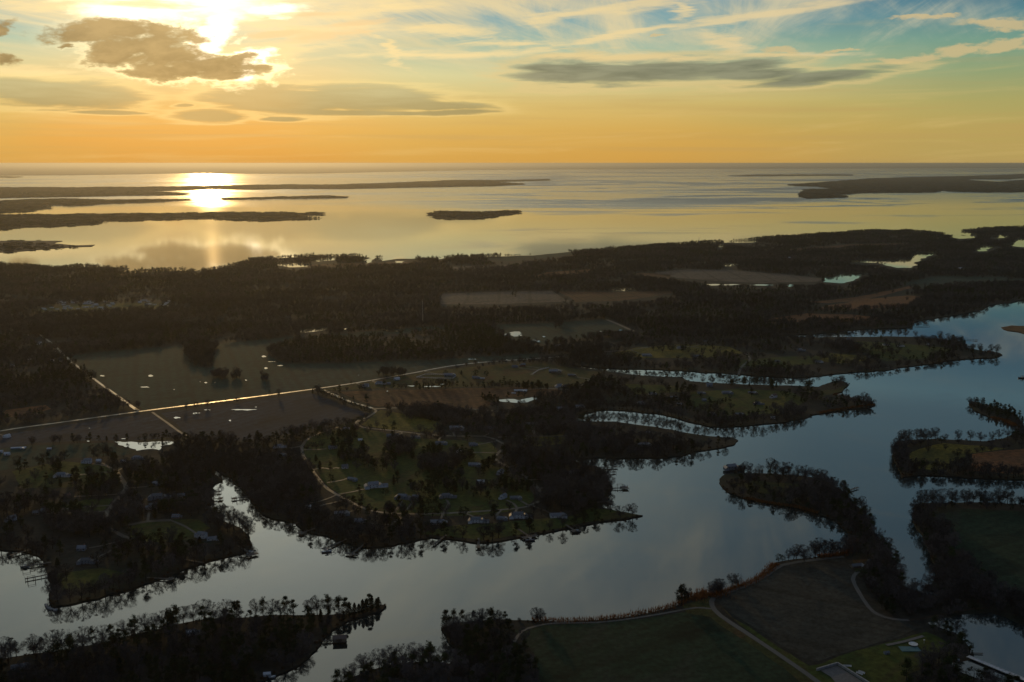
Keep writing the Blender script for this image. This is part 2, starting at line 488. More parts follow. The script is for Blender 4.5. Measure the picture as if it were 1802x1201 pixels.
# ---- water: one material for the sea, one for ponds
def water_mat(name, pond=False):
    m, gg = new_mat(name)
    P = wpos(gg)
    s = gg.node('ShaderNodeSeparateXYZ'); m.node_tree.links.new(P, s.inputs[0])
    yy = s.outputs[1]
    if pond:
        rough = 0.03
        nrm = None
    else:
        # wind lanes: calm slicks and ruffled patches, much longer across the view than deep
        xx = s.outputs[0]
        a = gg.noise(gg.mapping(P, (900, 300, 0), 0.22, (5200, 3300, 1)), 1.0, 6.0, 0.52, 1.6)
        b = gg.noise(gg.mapping(P, (100, 4000, 0), -0.12, (1700, 1000, 1)), 1.0, 5.0, 0.52, 2.0)
        lane = gg.add(gg.mul(a, 0.62), gg.mul(b, 0.38))
        ruff = gg.ss(lane, 0.46, 0.56)
        far = gg.ss(yy, 5500, 9500)
        wind = gg.mul(gg.ss(yy, 2600, 3800), gg.ss(gg.m('DIVIDE', xx, gg.m('MAXIMUM', yy, 1.0)), -0.16, 0.06))
        mid = gg.ss(yy, 2300, 3600)
        rough = gg.add(gg.add(0.018, gg.mul(mid, 0.016)), gg.add(gg.mul(far, gg.add(0.125, gg.mul(ruff, 0.09))), gg.mul(wind, gg.mul(ruff, 0.19))))
        # cat's paws: light wind patches on the creek
        cp = gg.noise(gg.mapping(P, (70, 20, 0), 0.5, (210, 85, 1)), 1.0, 5.0, 0.6, 1.2)
        near = gg.ss(yy, 1900, 1300)
        rough = gg.add(rough, gg.mul(gg.mul(gg.ss(cp, 0.50, 0.64), near), 0.075))
        # faint ripples on the creek
        r1 = gg.noise(gg.mapping(P, scale=(26, 26, 26)), 1.0, 3.0, 0.55, 0.3)
        r2 = gg.noise(gg.mapping(P, scale=(3.5, 3.5, 3.5)), 1.0, 2.0, 0.5)
        hgt = gg.add(gg.mul(r1, 1.0), gg.mul(r2, 0.05))
        nrm = bump(gg, hgt, 0.12, 0.25)
    base = pbsdf(gg, (0.006, 0.012, 0.014), rough, 0.5, nrm)
    pb = base.node
    pb.inputs['IOR'].default_value = 1.9
    return finish(m, gg, base)
water_mat('water')
water_mat('pond_water', True)

# ------------------------------------------------------------------ geometry helpers
def link(name, me, mat=None, parent=None, **props):
    o = bpy.data.objects.new(name, me)
    COL.objects.link(o)
    if mat is not None and me is not None and len(me.materials) == 0:
        me.materials.append(MATS[mat] if isinstance(mat, str) else mat)
    if parent is not None: o.parent = parent
    for k, v in props.items(): o[k] = v
    return o

def crinkle(pts, amp=0.10, closed=True, px=1.6):
    """break straight runs of a shoreline up, down to about the size the lens resolves"""
    pts = [np.asarray(p, float) for p in pts]
    rr = random.Random(len(pts) * 7 + int(abs(pts[0][0])))
    for _ in range(6):
        out = []
        n = len(pts)
        for i in range(n if closed else n - 1):
            a, b = pts[i], pts[(i + 1) % n]
            out.append(a)
            d = b - a
            L = math.hypot(*d)
            mid = (a + b) / 2
            lim = max(5.0, px * np.hypot(mid[0], mid[1]) / FPX * 4)
            if L > lim and L < 30000:
                nrm = np.array([-d[1], d[0]]) / L
                out.append(mid + nrm * rr.gauss(0, amp * min(L, 260)))
        if not closed: out.append(pts[-1])
        if len(out) == n: break
        pts = out
    return pts

def poly_mesh(name, pts, z, skirt=None):
    me = bpy.data.meshes.new(name)
    n = len(pts)
    area = sum(pts[i][0] * pts[(i + 1) % n][1] - pts[(i + 1) % n][0] * pts[i][1] for i in range(n))
    if area < 0: pts = pts[::-1]
    vs = [(p[0], p[1], z) for p in pts]
    fs = [tuple(range(n))]
    if skirt is not None:
        vs += [(p[0], p[1], skirt) for p in pts]
        fs += [(i, n + i, n + (i + 1) % n, (i + 1) % n) for i in range(n)]
    me.from_pydata(vs, [], fs)
    me.update()
    return me

LANDZ = 0.9
LANDS = {}
def land(name, px, mat='wood_floor', z=LANDZ, amp=0.07, **kw):
    pts = crinkle([at(x, y, z) for x, y in px], amp)
    LANDS.setdefault(name, []).append(np.array(pts))
    return link(name, poly_mesh(name, pts, z, -2.0), mat, kind='structure', **kw)

SHEET = [0]
FIELDS = []
def sheet(name, px, mat, lift=0.06, amp=0.02, keep_clear=True, density=0.0, kind='structure'):
    SHEET[0] += 1
    z = LANDZ + lift + 0.004 * (SHEET[0] % 9)
    pts = crinkle([at(x, y, LANDZ) for x, y in px], amp)
    if keep_clear: FIELDS.append((np.array(pts), density))
    return link(name, poly_mesh(name, pts, z), mat, kind=kind)

ROADS = []
def road(name, px, width, mat, lift=0.14, clear=1.0):
    SHEET[0] += 1
    z = LANDZ + lift + 0.006 * (SHEET[0] % 7)
    P = [at(x, y, LANDZ) for x, y in px]
    # smooth the line (Catmull-Rom)
    Q = []
    for i in range(len(P) - 1):
        p0, p1, p2, p3 = P[max(i - 1, 0)], P[i], P[i + 1], P[min(i + 2, len(P) - 1)]
        k = max(2, int(np.linalg.norm(p2 - p1) / 12))
        for j in range(k):
            t = j / k
            Q.append(0.5 * ((2 * p1) + (-p0 + p2) * t + (2 * p0 - 5 * p1 + 4 * p2 - p3) * t * t + (-p0 + 3 * p1 - 3 * p2 + p3) * t ** 3))
    Q.append(P[-1])
    vs, fs = [], []
    for i, q in enumerate(Q):
        d = Q[min(i + 1, len(Q) - 1)] - Q[max(i - 1, 0)]
        d = d / (np.linalg.norm(d) + 1e-9)
        nn = np.array([-d[1], d[0]]) * width / 2 * random.uniform(0.93, 1.07)
        vs += [(*(q + nn), z), (*(q - nn), z)]
        if i: fs.append((2 * i - 2, 2 * i - 1, 2 * i + 1, 2 * i))
    me = bpy.data.meshes.new(name); me.from_pydata(vs, [], fs); me.update()
    ROADS.append((np.array(Q), width / 2 + clear))
    return link(name, me, mat, kind='structure')

# ------------------------------------------------------------------ water and land
S = 180000.0
me = bpy.data.meshes.new('water')
me.from_pydata([(-S, -3000, 0), (S, -3000, 0), (S, S, 0), (-S, S, 0)], [], [(0, 1, 2, 3)])
link('water', me, 'water', kind='structure')

MAIN = [(-260, 472), (-100, 470), (0, 465), (50, 468), (80, 471), (130, 469), (205, 471), (228, 472), (206, 478), (212, 484), (245, 480), (262, 478),
        (350, 477), (368, 475), (400, 469), (420, 464), (445, 457), (500, 454), (570, 451), (625, 450), (640, 453), (720, 455), (780, 454), (850, 452), (940, 450),
        (985, 446), (1005, 443), (1060, 440), (1140, 434), (1200, 429), (1260, 426), (1350, 419), (1430, 413), (1500, 409), (1560, 407), (1600, 407),
        (1640, 411), (1666, 413), (1646, 416), (1690, 417), (1703, 414), (1722, 409), (1692, 407), (1712, 404), (1760, 402), (1802, 400), (1900, 396), (2300, 388),
        (2300, 500), (2050, 505), (1900, 512), (1830, 520), (1802, 526), (1785, 532), (1740, 537), (1718, 548), (1690, 553), (1655, 559), (1625, 563), (1612, 566),
        (1606, 574), (1592, 577), (1550, 578), (1500, 581), (1440, 587), (1370, 590), (1370, 593), (1440, 594), (1500, 593), (1560, 592), (1612, 593), (1650, 596),
        (1690, 600), (1700, 606), (1700, 612), (1730, 618), (1758, 621), (1764, 625), (1750, 630), (1700, 632), (1640, 640), (1580, 647), (1530, 654), (1480, 657),
        (1440, 662), (1395, 665), (1340, 662), (1270, 656), (1200, 652), (1150, 650), (1090, 649), (1040, 646), (1012, 643), (1012, 646), (1050, 651), (1090, 656),
        (1130, 661), (1200, 664), (1213, 671), (1260, 674), (1330, 677), (1400, 679), (1440, 681), (1465, 672), (1480, 670), (1494, 677), (1482, 690), (1468, 692),
        (1475, 697), (1505, 703), (1530, 707), (1541, 712), (1530, 718), (1490, 720), (1450, 726), (1420, 735), (1370, 744), (1300, 750), (1250, 751), (1215, 743),
        (1190, 735), (1160, 728), (1110, 723), (1060, 721), (1030, 727), (1008, 736), (1005, 741), (1030, 741), (1080, 742), (1110, 746), (1150, 751), (1185, 757),
        (1215, 763), (1250, 768), (1290, 770), (1299, 775), (1290, 783), (1255, 790), (1225, 794), (1200, 802), (1160, 806), (1100, 806), (1050, 805), (1015, 806),
        (1008, 810), (1030, 817), (1050, 820), (1066, 832), (1073, 848), (1075, 868), (1068, 882), (1056, 888), (1062, 894), (1090, 900), (1131, 907), (1110, 911),
        (1060, 918), (1000, 930), (940, 942), (890, 950), (840, 955), (790, 948), (760, 945), (735, 950), (715, 955), (690, 960), (655, 964), (630, 962), (600, 953),
        (575, 943), (548, 938), (528, 928), (520, 920), (500, 916), (478, 912), (462, 905), (452, 892), (440, 880), (430, 866), (415, 852), (408, 840), (396, 837),
        (386, 831), (378, 826), (372, 830), (385, 839), (392, 846), (380, 850), (374, 858), (372, 872), (378, 885), (365, 893), (372, 905), (400, 920), (425, 930), (440, 945),
        (444, 958), (430, 972), (390, 981), (350, 993), (310, 1007), (270, 1022), (220, 1040), (170, 1054), (120, 1064), (92, 1067), (86, 1058), (88, 1040),
        (84, 1015), (80, 995), (66, 977), (40, 970), (0, 967), (-100, 963), (-300, 955)]
land('ground', MAIN, amp=0.045)
HEAD = [(-250, 1215), (-80, 1178), (0, 1160), (60, 1150), (100, 1146), (150, 1137), (200, 1126), (260, 1112), (300, 1100), (345, 1092), (400, 1088), (480, 1082),
        (560, 1082), (610, 1080), (640, 1073), (672, 1064), (680, 1066), (668, 1076), (640, 1083), (612, 1092), (600, 1100), (585, 1108), (570, 1122), (560, 1138),
        (548, 1150), (530, 1168), (500, 1183), (470, 1194), (455, 1205), (440, 1240), (300, 1300), (-300, 1300)]
land('headland', HEAD, amp=0.04)
NEAR = [(580, 1230), (600, 1203), (640, 1183), (690, 1170), (740, 1165), (790, 1168), (806, 1160), (800, 1140), (786, 1122), (776, 1106), (800, 1097), (840, 1093),
        (880, 1090), (930, 1092), (1000, 1094), (1060, 1091), (1130, 1081), (1190, 1066), (1210, 1055), (1225, 1047), (1245, 1048), (1275, 1040), (1330, 1021),
        (1352, 1006), (1365, 990), (1400, 984), (1440, 980), (1480, 975), (1500, 968), (1500, 950), (1490, 935), (1470, 915), (1440, 903), (1400, 892), (1350, 885),
        (1310, 877), (1285, 868), (1270, 855), (1266, 843), (1274, 836), (1300, 832), (1340, 833), (1400, 836), (1440, 843), (1470, 856), (1490, 870), (1505, 885),
        (1522, 905), (1535, 930), (1550, 955), (1565, 975), (1578, 1000), (1583, 1022), (1605, 1038), (1640, 1048), (1655, 1050), (1650, 1042), (1625, 1034), (1640, 1028),
        (1648, 1010), (1640, 985), (1628, 955), (1614, 930), (1606, 905), (1608, 890), (1625, 886), (1660, 885), (1700, 884), (1740, 884), (1802, 888), (2100, 895),
        (2100, 1300), (580, 1300)]
land('near_ground', NEAR, amp=0.035)
ISLE = [(1572, 795), (1578, 778), (1600, 774), (1650, 772), (1700, 775), (1735, 777), (1765, 772), (1790, 757), (1788, 748), (1765, 738), (1740, 733), (1715, 722),
        (1706, 708), (1720, 708), (1750, 716), (1785, 727), (1795, 738), (1800, 748), (1806, 757), (1900, 760), (2100, 770), (2100, 850), (1900, 848), (1802, 844),
        (1740, 842), (1680, 838), (1620, 836), (1588, 840), (1580, 822), (1573, 808)]
land('island_ground', ISLE, amp=0.035)
land('sandbar', [(1762, 576), (1780, 573), (1802, 574), (1900, 576), (1900, 590), (1802, 587), (1775, 582)], 'marsh', 0.9)

# islands of the bay (wooded) and the far shore
BAY = {
    'long_island': [(-300, 333), (0, 331), (130, 331), (250, 330), (330, 329), (420, 327), (500, 326), (600, 326), (730, 321), (800, 318), (900, 318), (965, 316), (968, 318),
                    (900, 320), (870, 321), (925, 325), (870, 328), (800, 329), (700, 331), (600, 333), (500, 333), (450, 334), (370, 333), (330, 335), (240, 338), (335, 342), (320, 344), (220, 345),
                    (130, 347), (0, 349), (-300, 352)],
    'low_island': [(-300, 356), (0, 355), (50, 353), (120, 351), (200, 353), (330, 352), (336, 353), (300, 354), (240, 357), (200, 358), (145, 362), (130, 362), (95, 361), (60, 364), (90, 366), (50, 369), (55, 371), (0, 373), (-300, 380)],
    'thin_island': [(393, 350), (450, 349), (520, 347), (580, 346), (612, 347), (600, 349), (520, 350), (450, 351), (395, 352)],
    'dark_island': [(-300, 381), (0, 380), (150, 379), (300, 377), (420, 375), (515, 375), (522, 377), (560, 375), (568, 377), (515, 379), (530, 384), (567, 384), (510, 386),
                    (470, 388), (440, 387), (345, 384), (300, 386), (185, 387), (170, 391), (130, 396), (50, 398), (10, 402), (-300, 415)],
    'marsh_island': [(-300, 427), (0, 424), (110, 424), (95, 428), (130, 432), (167, 431), (160, 434), (130, 435), (60, 440), (0, 444), (-300, 452)],
    'round_island': [(752, 377), (765, 376), (772, 374), (860, 374), (905, 372), (914, 374), (900, 377), (870, 380), (840, 384), (790, 385), (768, 383), (762, 379)],
    'east_island': [(1388, 326), (1430, 323), (1535, 315), (1600, 313), (1680, 311), (1760, 309), (1802, 307), (2300, 302), (2300, 316), (1802, 314), (1770, 316), (1710, 316), (1700, 318), (1760, 321), (1802, 318), (2300, 320),
                    (2300, 342), (1802, 338), (1740, 339), (1680, 338), (1660, 336), (1640, 339), (1520, 340), (1490, 342), (1450, 342), (1485, 345), (1487, 348), (1420, 350), (1409, 344), (1415, 335), (1470, 333), (1440, 329), (1405, 328)],
    'sliver_island': [(1283, 310), (1320, 308.5), (1400, 308), (1500, 308), (1502, 309.5), (1400, 310), (1320, 310.5)],
    'reef_island': [(-20, 312), (10, 311), (40, 312), (20, 313.4)],
}
for nm, px in BAY.items():
    land(nm, px, 'far_forest', 1.2, 0.05)
land('far_shore', [(-1400, 309), (0, 309), (130, 308.5), (280, 306), (340, 305), (450, 306), (560, 305.5), (640, 303.5), (750, 301.5), (820, 300), (900, 299), (1100, 298), (1300, 297), (1802, 296),
                   (3200, 295.5), (3200, 290.55), (-1400, 290.55)], 'far_forest', 6.0, 0.01)

# ------------------------------------------------------------------ haze
hm, hg = new_mat('haze')
pv = hg.node('ShaderNodeVolumePrincipled')
pv.inputs['Color'].default_value = (0.63, 0.62, 0.56, 1)
pv.inputs['Density'].default_value = HAZE_DENSITY = 2.5e-5
pv.inputs['Anisotropy'].default_value = 0.70
ho = hg.node('ShaderNodeOutputMaterial')
hm.node_tree.links.new(pv.outputs[0], ho.inputs['Volume'])
hm.cycles.homogeneous_volume = True
MATS['haze'] = hm
X = 184000.0
hv = [(sx * X, y, z) for z in (-4.0, 306.0) for y in (-3400.0, 184000.0) for sx in (-1, 1)]
hf = [(0, 2, 3, 1), (4, 5, 7, 6), (0, 1, 5, 4), (2, 6, 7, 3), (0, 4, 6, 2), (1, 3, 7, 5)]
me = bpy.data.meshes.new('haze'); me.from_pydata(hv, [], hf); me.update()
link('haze', me, 'haze', kind='stuff')

# ------------------------------------------------------------------ fields, lawns, ponds, roads
sheet('field', [(118, 628), (170, 620), (330, 608), (332, 632), (350, 646), (372, 648), (382, 606), (440, 600), (520, 592), (520, 596), (480, 612), (470, 624), (500, 640), (600, 640),
                (760, 634), (890, 626), (945, 622), (950, 630), (880, 634), (800, 641), (720, 656), (640, 670), (556, 683), (400, 704), (252, 722), (215, 700), (170, 670), (140, 646)], 'field_green')
sheet('field', [(600, 588), (690, 581), (760, 574), (785, 578), (700, 588), (620, 594), (540, 598), (520, 595)], 'field_green')
sheet('field', [(-120, 788), (0, 766), (120, 748), (266, 728), (300, 750), (326, 768), (250, 775), (150, 776), (60, 780), (-60, 800)], 'field_grey')
sheet('field', [(282, 727), (400, 712), (548, 692), (600, 712), (650, 728), (620, 744), (560, 752), (500, 766), (430, 776), (350, 775), (330, 764)], 'field_grey')
sheet('field', [(-120, 806), (0, 790), (60, 784), (200, 780), (200, 786), (240, 794), (230, 800), (130, 806), (60, 820), (-100, 845)], 'field_green')
sheet('field', [(596, 690), (700, 686), (850, 683), (900, 690), (880, 698), (852, 704), (870, 712), (846, 720), (740, 716), (665, 716), (630, 705)], 'field_brown')
sheet('field', [(850, 684), (910, 681), (985, 686), (1000, 696), (950, 698), (880, 700)], 'field_brown')
sheet('field', [(560, 687), (640, 674), (720, 661), (800, 649), (880, 641), (960, 640), (1005, 648), (1060, 656), (1040, 668), (1020, 684), (985, 682), (910, 676), (850, 680), (700, 683), (600, 687)], 'meadow', density=0.02)
sheet('field', [(780, 517), (870, 514), (940, 512), (972, 512), (1006, 531), (900, 535), (850, 536), (778, 536)], 'field_pale')
sheet('field', [(980, 513), (1060, 514), (1180, 513), (1190, 516), (1150, 522), (1090, 530), (1012, 532)], 'field_brown')
sheet('field', [(1150, 480), (1210, 474), (1280, 475), (1370, 482), (1450, 491), (1440, 496), (1340, 499), (1250, 494), (1190, 489)], 'field_pale')
sheet('field', [(868, 572), (940, 570), (1060, 562), (1085, 570), (1116, 584), (1060, 590), (1000, 598), (960, 606), (915, 602), (890, 590)], 'field_green')
sheet('field', [(1420, 532), (1500, 524), (1600, 504), (1612, 506), (1560, 519), (1520, 529), (1460, 534)], 'field_orange')
sheet('field', [(1455, 538), (1530, 526), (1600, 520), (1630, 524), (1600, 538), (1520, 545), (1440, 545)], 'field_orange', density=0.05)
sheet('field', [(1360, 560), (1420, 552), (1500, 554), (1560, 561), (1520, 566), (1420, 567), (1345, 568)], 'field_orange', density=0.1)
sheet('field', [(1590, 500), (1650, 486), (1760, 488), (1802, 492), (1802, 498), (1700, 500), (1620, 508)], 'field_green', density=0.05)
sheet('field', [(1380, 440), (1500, 430), (1600, 428), (1600, 433), (1500, 437), (1400, 444)], 'field_brown', density=0.05)
sheet('field', [(855, 454), (940, 450), (1000, 444), (1012, 447), (980, 453), (900, 460), (868, 459)], 'field_green')
sheet('field', [(960, 480), (1040, 474), (1035, 484), (980, 488), (930, 490)], 'field_orange', density=0.15)
sheet('field', [(1180, 492), (1120, 488), (1090, 484), (1130, 480), (1180, 484)], 'field_brown', density=0.1)
sheet('field', [(790, 470), (900, 466), (890, 473), (800, 477)], 'field_pale', density=0.1)
sheet('field', [(490, 468), (600, 464), (680, 462), (760, 461), (740, 468), (640, 470), (520, 472)], 'field_brown', density=0.1)
sheet('field', [(10, 722), (80, 713), (90, 720), (40, 734), (0, 735)], 'field_orange')
sheet('field', [(60, 545), (120, 536), (300, 533), (305, 540), (230, 548), (150, 552), (80, 552)], 'lawn', density=0.06)
# lawns of the houses
sheet('lawn', [(545, 770), (590, 757), (630, 752), (700, 770), (800, 775), (868, 780), (876, 800), (870, 815), (920, 842), (944, 872), (930, 888), (890, 902), (830, 908), (760, 908), (700, 905),
               (650, 895), (600, 872), (570, 848), (545, 812), (534, 792)], 'lawn', density=0.34)
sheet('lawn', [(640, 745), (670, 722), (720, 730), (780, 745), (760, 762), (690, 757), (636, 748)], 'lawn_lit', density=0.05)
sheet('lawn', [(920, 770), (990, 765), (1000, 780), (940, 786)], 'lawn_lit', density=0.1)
sheet('lawn', [(1040, 894), (1090, 900), (1128, 907), (1100, 911), (1040, 918), (940, 938), (850, 952), (780, 944), (740, 940), (800, 925), (900, 918), (1000, 910)], 'lawn', density=0.10)
sheet('lawn', [(230, 922), (290, 915), (350, 915), (370, 930), (340, 950), (270, 955), (230, 945)], 'lawn', density=0.12)
sheet('lawn', [(90, 898), (150, 880), (200, 878), (180, 900), (120, 912)], 'lawn', density=0.15)
sheet('lawn', [(20, 830), (110, 812), (200, 822), (190, 850), (120, 858), (40, 860)], 'lawn', density=0.3)
sheet('lawn', [(100, 1010), (180, 1000), (220, 1010), (180, 1030), (110, 1040)], 'lawn', density=0.2)
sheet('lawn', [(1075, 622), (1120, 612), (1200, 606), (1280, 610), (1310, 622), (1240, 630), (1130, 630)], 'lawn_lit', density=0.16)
sheet('lawn', [(1290, 634), (1380, 628), (1440, 626), (1450, 638), (1370, 648), (1300, 648)], 'lawn', density=0.3)
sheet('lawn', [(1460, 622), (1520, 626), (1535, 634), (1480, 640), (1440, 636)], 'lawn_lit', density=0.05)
sheet('lawn', [(1500, 600), (1600, 606), (1680, 614), (1640, 630), (1560, 636), (1520, 620)], 'lawn', density=0.25)
sheet('lawn', [(1215, 690), (1300, 684), (1390, 690), (1420, 706), (1370, 728), (1280, 735), (1210, 712)], 'lawn', density=0.25)
sheet('lawn', [(1335, 704), (1380, 698), (1385, 712), (1345, 720)], 'lawn_lit', density=0.05)
sheet('lawn', [(1400, 690), (1470, 686), (1495, 676), (1480, 690), (1440, 700)], 'meadow', density=0.1)
sheet('lawn', [(1100, 676), (1190, 680), (1200, 690), (1120, 694)], 'lawn', density=0.3)
# the near fields and meadows
sheet('field', [(1272, 1046), (1320, 1030), (1372, 996), (1420, 988), (1482, 982), (1500, 1004), (1502, 1022), (1520, 1052), (1548, 1080), (1596, 1096), (1612, 1106),
                (1590, 1118), (1520, 1140), (1440, 1164), (1424, 1166), (1360, 1126), (1290, 1082), (1266, 1062)], 'field_stubble')
sheet('field', [(905, 1110), (950, 1100), (1040, 1098), (1130, 1090), (1200, 1078), (1240, 1072), (1254, 1076), (1300, 1108), (1380, 1162), (1445, 1215), (1420, 1280), (960, 1280), (950, 1200), (940, 1150)], 'field_winter')
sheet('meadow', [(1200, 1066), (1245, 1054), (1268, 1046), (1250, 1060), (1258, 1078), (1320, 1118), (1400, 1172), (1450, 1215), (1440, 1230), (1380, 1176), (1250, 1086), (1210, 1080)], 'meadow')
sheet('meadow', [(1262, 1062), (1290, 1088), (1360, 1132), (1424, 1172), (1440, 1170), (1600, 1120), (1630, 1112), (1660, 1126), (1680, 1150), (1660, 1164), (1640, 1170), (1600, 1186), (1560, 1300), (1470, 1230)], 'lawn', lift=0.03)
sheet('meadow', [(1500, 985), (1540, 985), (1530, 1000), (1506, 1008)], 'meadow', density=0.05)
sheet('meadow', [(1280, 850), (1320, 846), (1400, 852), (1440, 858), (1470, 876), (1420, 878), (1340, 868)], 'meadow', density=0.4)
sheet('meadow', [(1600, 798), (1660, 780), (1740, 786), (1770, 790), (1700, 800), (1690, 822), (1640, 828), (1600, 822)], 'lawn_lit', density=0.04)
sheet('meadow', [(1710, 800), (1802, 790), (2000, 800), (2000, 835), (1802, 836), (1700, 828)], 'field_orange', density=0.05)
sheet('field', [(1640, 900), (1700, 896), (1802, 900), (2000, 905), (2000, 1090), (1802, 1072), (1740, 1040), (1690, 990), (1660, 930)], 'field_winter')

POND = [
    [(201, 778), (240, 779), (270, 778), (300, 777), (318, 780), (292, 784), (282, 786), (280, 793), (262, 791), (240, 794), (222, 788)],
    [(896, 586), (905, 584), (914, 584), (918, 587), (915, 592), (904, 593), (897, 590)],
    [(937, 598), (944, 600), (951, 600), (951, 603), (940, 602)],
    [(876, 704), (905, 703), (915, 705), (935, 700), (950, 702), (930, 708), (900, 709), (880, 707)],
    [(1545, 463), (1572, 458), (1598, 458), (1608, 445), (1640, 444), (1650, 446), (1630, 452), (1610, 462), (1604, 472), (1580, 472), (1560, 468)],
    [(1495, 460), (1545, 459), (1560, 462), (1530, 463), (1500, 462)],
    [(1450, 497), (1474, 486), (1490, 481), (1530, 480), (1512, 488), (1496, 496), (1478, 499)],
    [(1712, 441), (1730, 434), (1762, 432), (1750, 437), (1722, 443)],
    [(1785, 434), (1788, 420), (1830, 424), (1900, 426), (1900, 436), (1810, 436)],
    [(1740, 417), (1760, 413), (1780, 416), (1755, 420)],
    [(1672, 418), (1690, 412), (1720, 412), (1716, 418), (1690, 421)],
    [(1272, 466), (1284, 465), (1300, 466), (1296, 469), (1276, 469)],
    [(1290, 425), (1330, 422), (1332, 426), (1300, 428)], [(1262, 433), (1272, 431), (1272, 435), (1264, 436)],
    [(1274, 425), (1288, 423), (1287, 427), (1276, 428)],
    [(486, 467), (520, 464), (546, 465), (542, 470), (510, 471)], [(545, 458), (592, 452), (590, 458), (560, 461)], [(340, 472), (352, 471), (356, 474), (344, 477)],
    [(638, 460), (650, 452), (662, 454), (655, 459), (645, 465)], [(668, 455), (690, 450), (725, 452), (735, 456), (700, 456), (672, 460)], [(694, 460), (712, 460), (708, 463), (697, 463)],
    [(770, 450), (780, 449), (778, 456), (770, 457)],
    [(1240, 501), (1258, 500.2), (1275, 501), (1290, 500.4), (1304, 501.4), (1286, 502.8), (1270, 502.2), (1252, 503.2)], [(1318, 502), (1334, 501), (1352, 501.4), (1362, 502.4), (1346, 503.4), (1330, 503)], [(1384, 503), (1390, 501), (1399, 502), (1394, 505), (1388, 505.4)],
    [(1075, 510), (1100, 508), (1120, 509), (1100, 513), (1078, 513)],
    [(525, 584), (550, 579), (582, 577), (570, 582), (530, 587)], [(600, 579), (618, 577), (616, 579), (604, 581)],
]
PUDDLE = [(180, 662, 7, 2), (266, 662, 7, 2), (257, 682, 11, 1.6), (312, 736, 11, 2), (346, 728, 9, 3), (365, 722, 7, 1.5), (430, 722, 32, 1.4), (465, 628, 7, 2), (468, 649, 5, 2), (405, 741, 3, 1.5),
          (433, 670, 3, 1.5), (362, 674, 3, 1.5), (155, 777, 4, 1.5), (484, 637, 14, 1.2), (494, 644, 8, 1), (752, 681, 12, 1.6), (768, 681, 10, 1.3), (777, 677, 5, 1.2), (725, 680, 10, 1),
          (832, 633, 14, 1), (1091, 582, 6, 1.5), (985, 570, 6, 1), (1057, 584, 4, 1), (957, 593, 4, 1.2), (873, 584, 4, 1.2), (888, 589, 5, 3), (218, 773, 6, 1), (743, 575, 10, 1), (690, 583, 26, 2), (700, 578, 10, 1.2)]
for px in POND:
    sheet('pond', px, 'pond_water', lift=0.30, amp=0.08)
for _ in range(12):
    x = random.uniform(150, 900)
    PUDDLE.append((x, 705 - (x - 250) * 0.075 + random.choice((-1, 1)) * random.uniform(14, 48), random.uniform(1.2, 3.0), random.uniform(0.4, 0.7)))
for (x, y, a, b) in PUDDLE:
    px = [(x + 0.85 * a * math.cos(t) * random.uniform(0.45, 1.15), y + 0.85 * b * math.sin(t) * random.uniform(0.35, 1.25)) for t in np.linspace(0, 2 * math.pi, 11)[:-1]]
    sheet('puddle', px, 'pond_water', lift=0.34, amp=0.10)
sheet('cove', [(1630, 1098), (1655, 1090), (1690, 1083), (1740, 1079), (1765, 1086), (1790, 1098), (1802, 1102), (1950, 1130), (1950, 1300), (1830, 1300), (1790, 1228), (1735, 1202), (1690, 1184),
               (1666, 1171), (1680, 1167), (1705, 1163), (1713, 1150), (1700, 1132), (1680, 1114), (1650, 1104)], 'pond_water', lift=0.30, amp=0.05)

road('road', [(-160, 790), (0, 759), (120, 742), (250, 724), (400, 705), (560, 684), (640, 672), (720, 658), (790, 645), (850, 638), (935, 632), (990, 628)], 4.4, 'wet_lane', clear=16)
road('road', [(68, 588), (90, 604), (118, 630), (140, 648), (185, 682), (215, 704), (244, 723)], 3.4, 'wet_lane', clear=-1.5)
road('track', [(188, 684), (220, 707), (240, 722)], 4.0, 'wet_lane', 0.20)
road('track', [(268, 726), (295, 745), (328, 767), (356, 767)], 3.0, 'pale_lane', clear=14)
road('lane', [(570, 687), (592, 697), (618, 708), (640, 714), (655, 719)], 4.5, 'wet_lane', clear=3)
road('lane', [(655, 718), (662, 724), (648, 734), (630, 741), (628, 746), (640, 753), (690, 758), (740, 764), (800, 768), (850, 768), (876, 776), (888, 786), (876, 798), (872, 808), (884, 817), (915, 832), (940, 852), (952, 868), (950, 882), (930, 890)], 3.2, 'drive')
road('lane', [(640, 740), (610, 748), (575, 758), (546, 770), (532, 785), (533, 800), (548, 826), (562, 845), (578, 862), (610, 880), (640, 895), (670, 902), (720, 905), (780, 904), (850, 900), (910, 895), (935, 890)], 3.3, 'drive')
road('lane', [(655, 720), (680, 719), (740, 717), (800, 718), (850, 722), (890, 726)], 4.0, 'drive', clear=6)
road('lane', [(712, 904), (700, 916), (690, 924)], 3.5, 'drive')
road('lane', [(876, 770), (920, 768), (985, 768), (1010, 766)], 3.5, 'drive')
road('drive', [(548, 828), (566, 824), (580, 826)], 2.5, 'drive')
road('drive', [(575, 850), (600, 846), (612, 842)], 2.5, 'drive')
road('drive', [(205, 830), (216, 846), (222, 860), (205, 880), (190, 900), (183, 920), (195, 932), (225, 948)], 4.0, 'drive')
road('drive', [(225, 925), (260, 918), (300, 916)], 5.0, 'drive')
road('lane', [(1068, 563), (1090, 572), (1118, 585)], 7.0, 'gravel')
road('lane', [(905, 688), (960, 684), (1012, 686), (1024, 678), (1040, 668)], 4.0, 'drive')
road('lane', [(935, 660), (948, 652), (965, 648), (990, 652)], 4.0, 'drive')
road('lane', [(1060, 620), (1110, 616), (1170, 608), (1230, 612)], 4.0, 'drive')
road('lane', [(1300, 660), (1305, 646), (1320, 632), (1310, 622)], 3.5, 'drive')
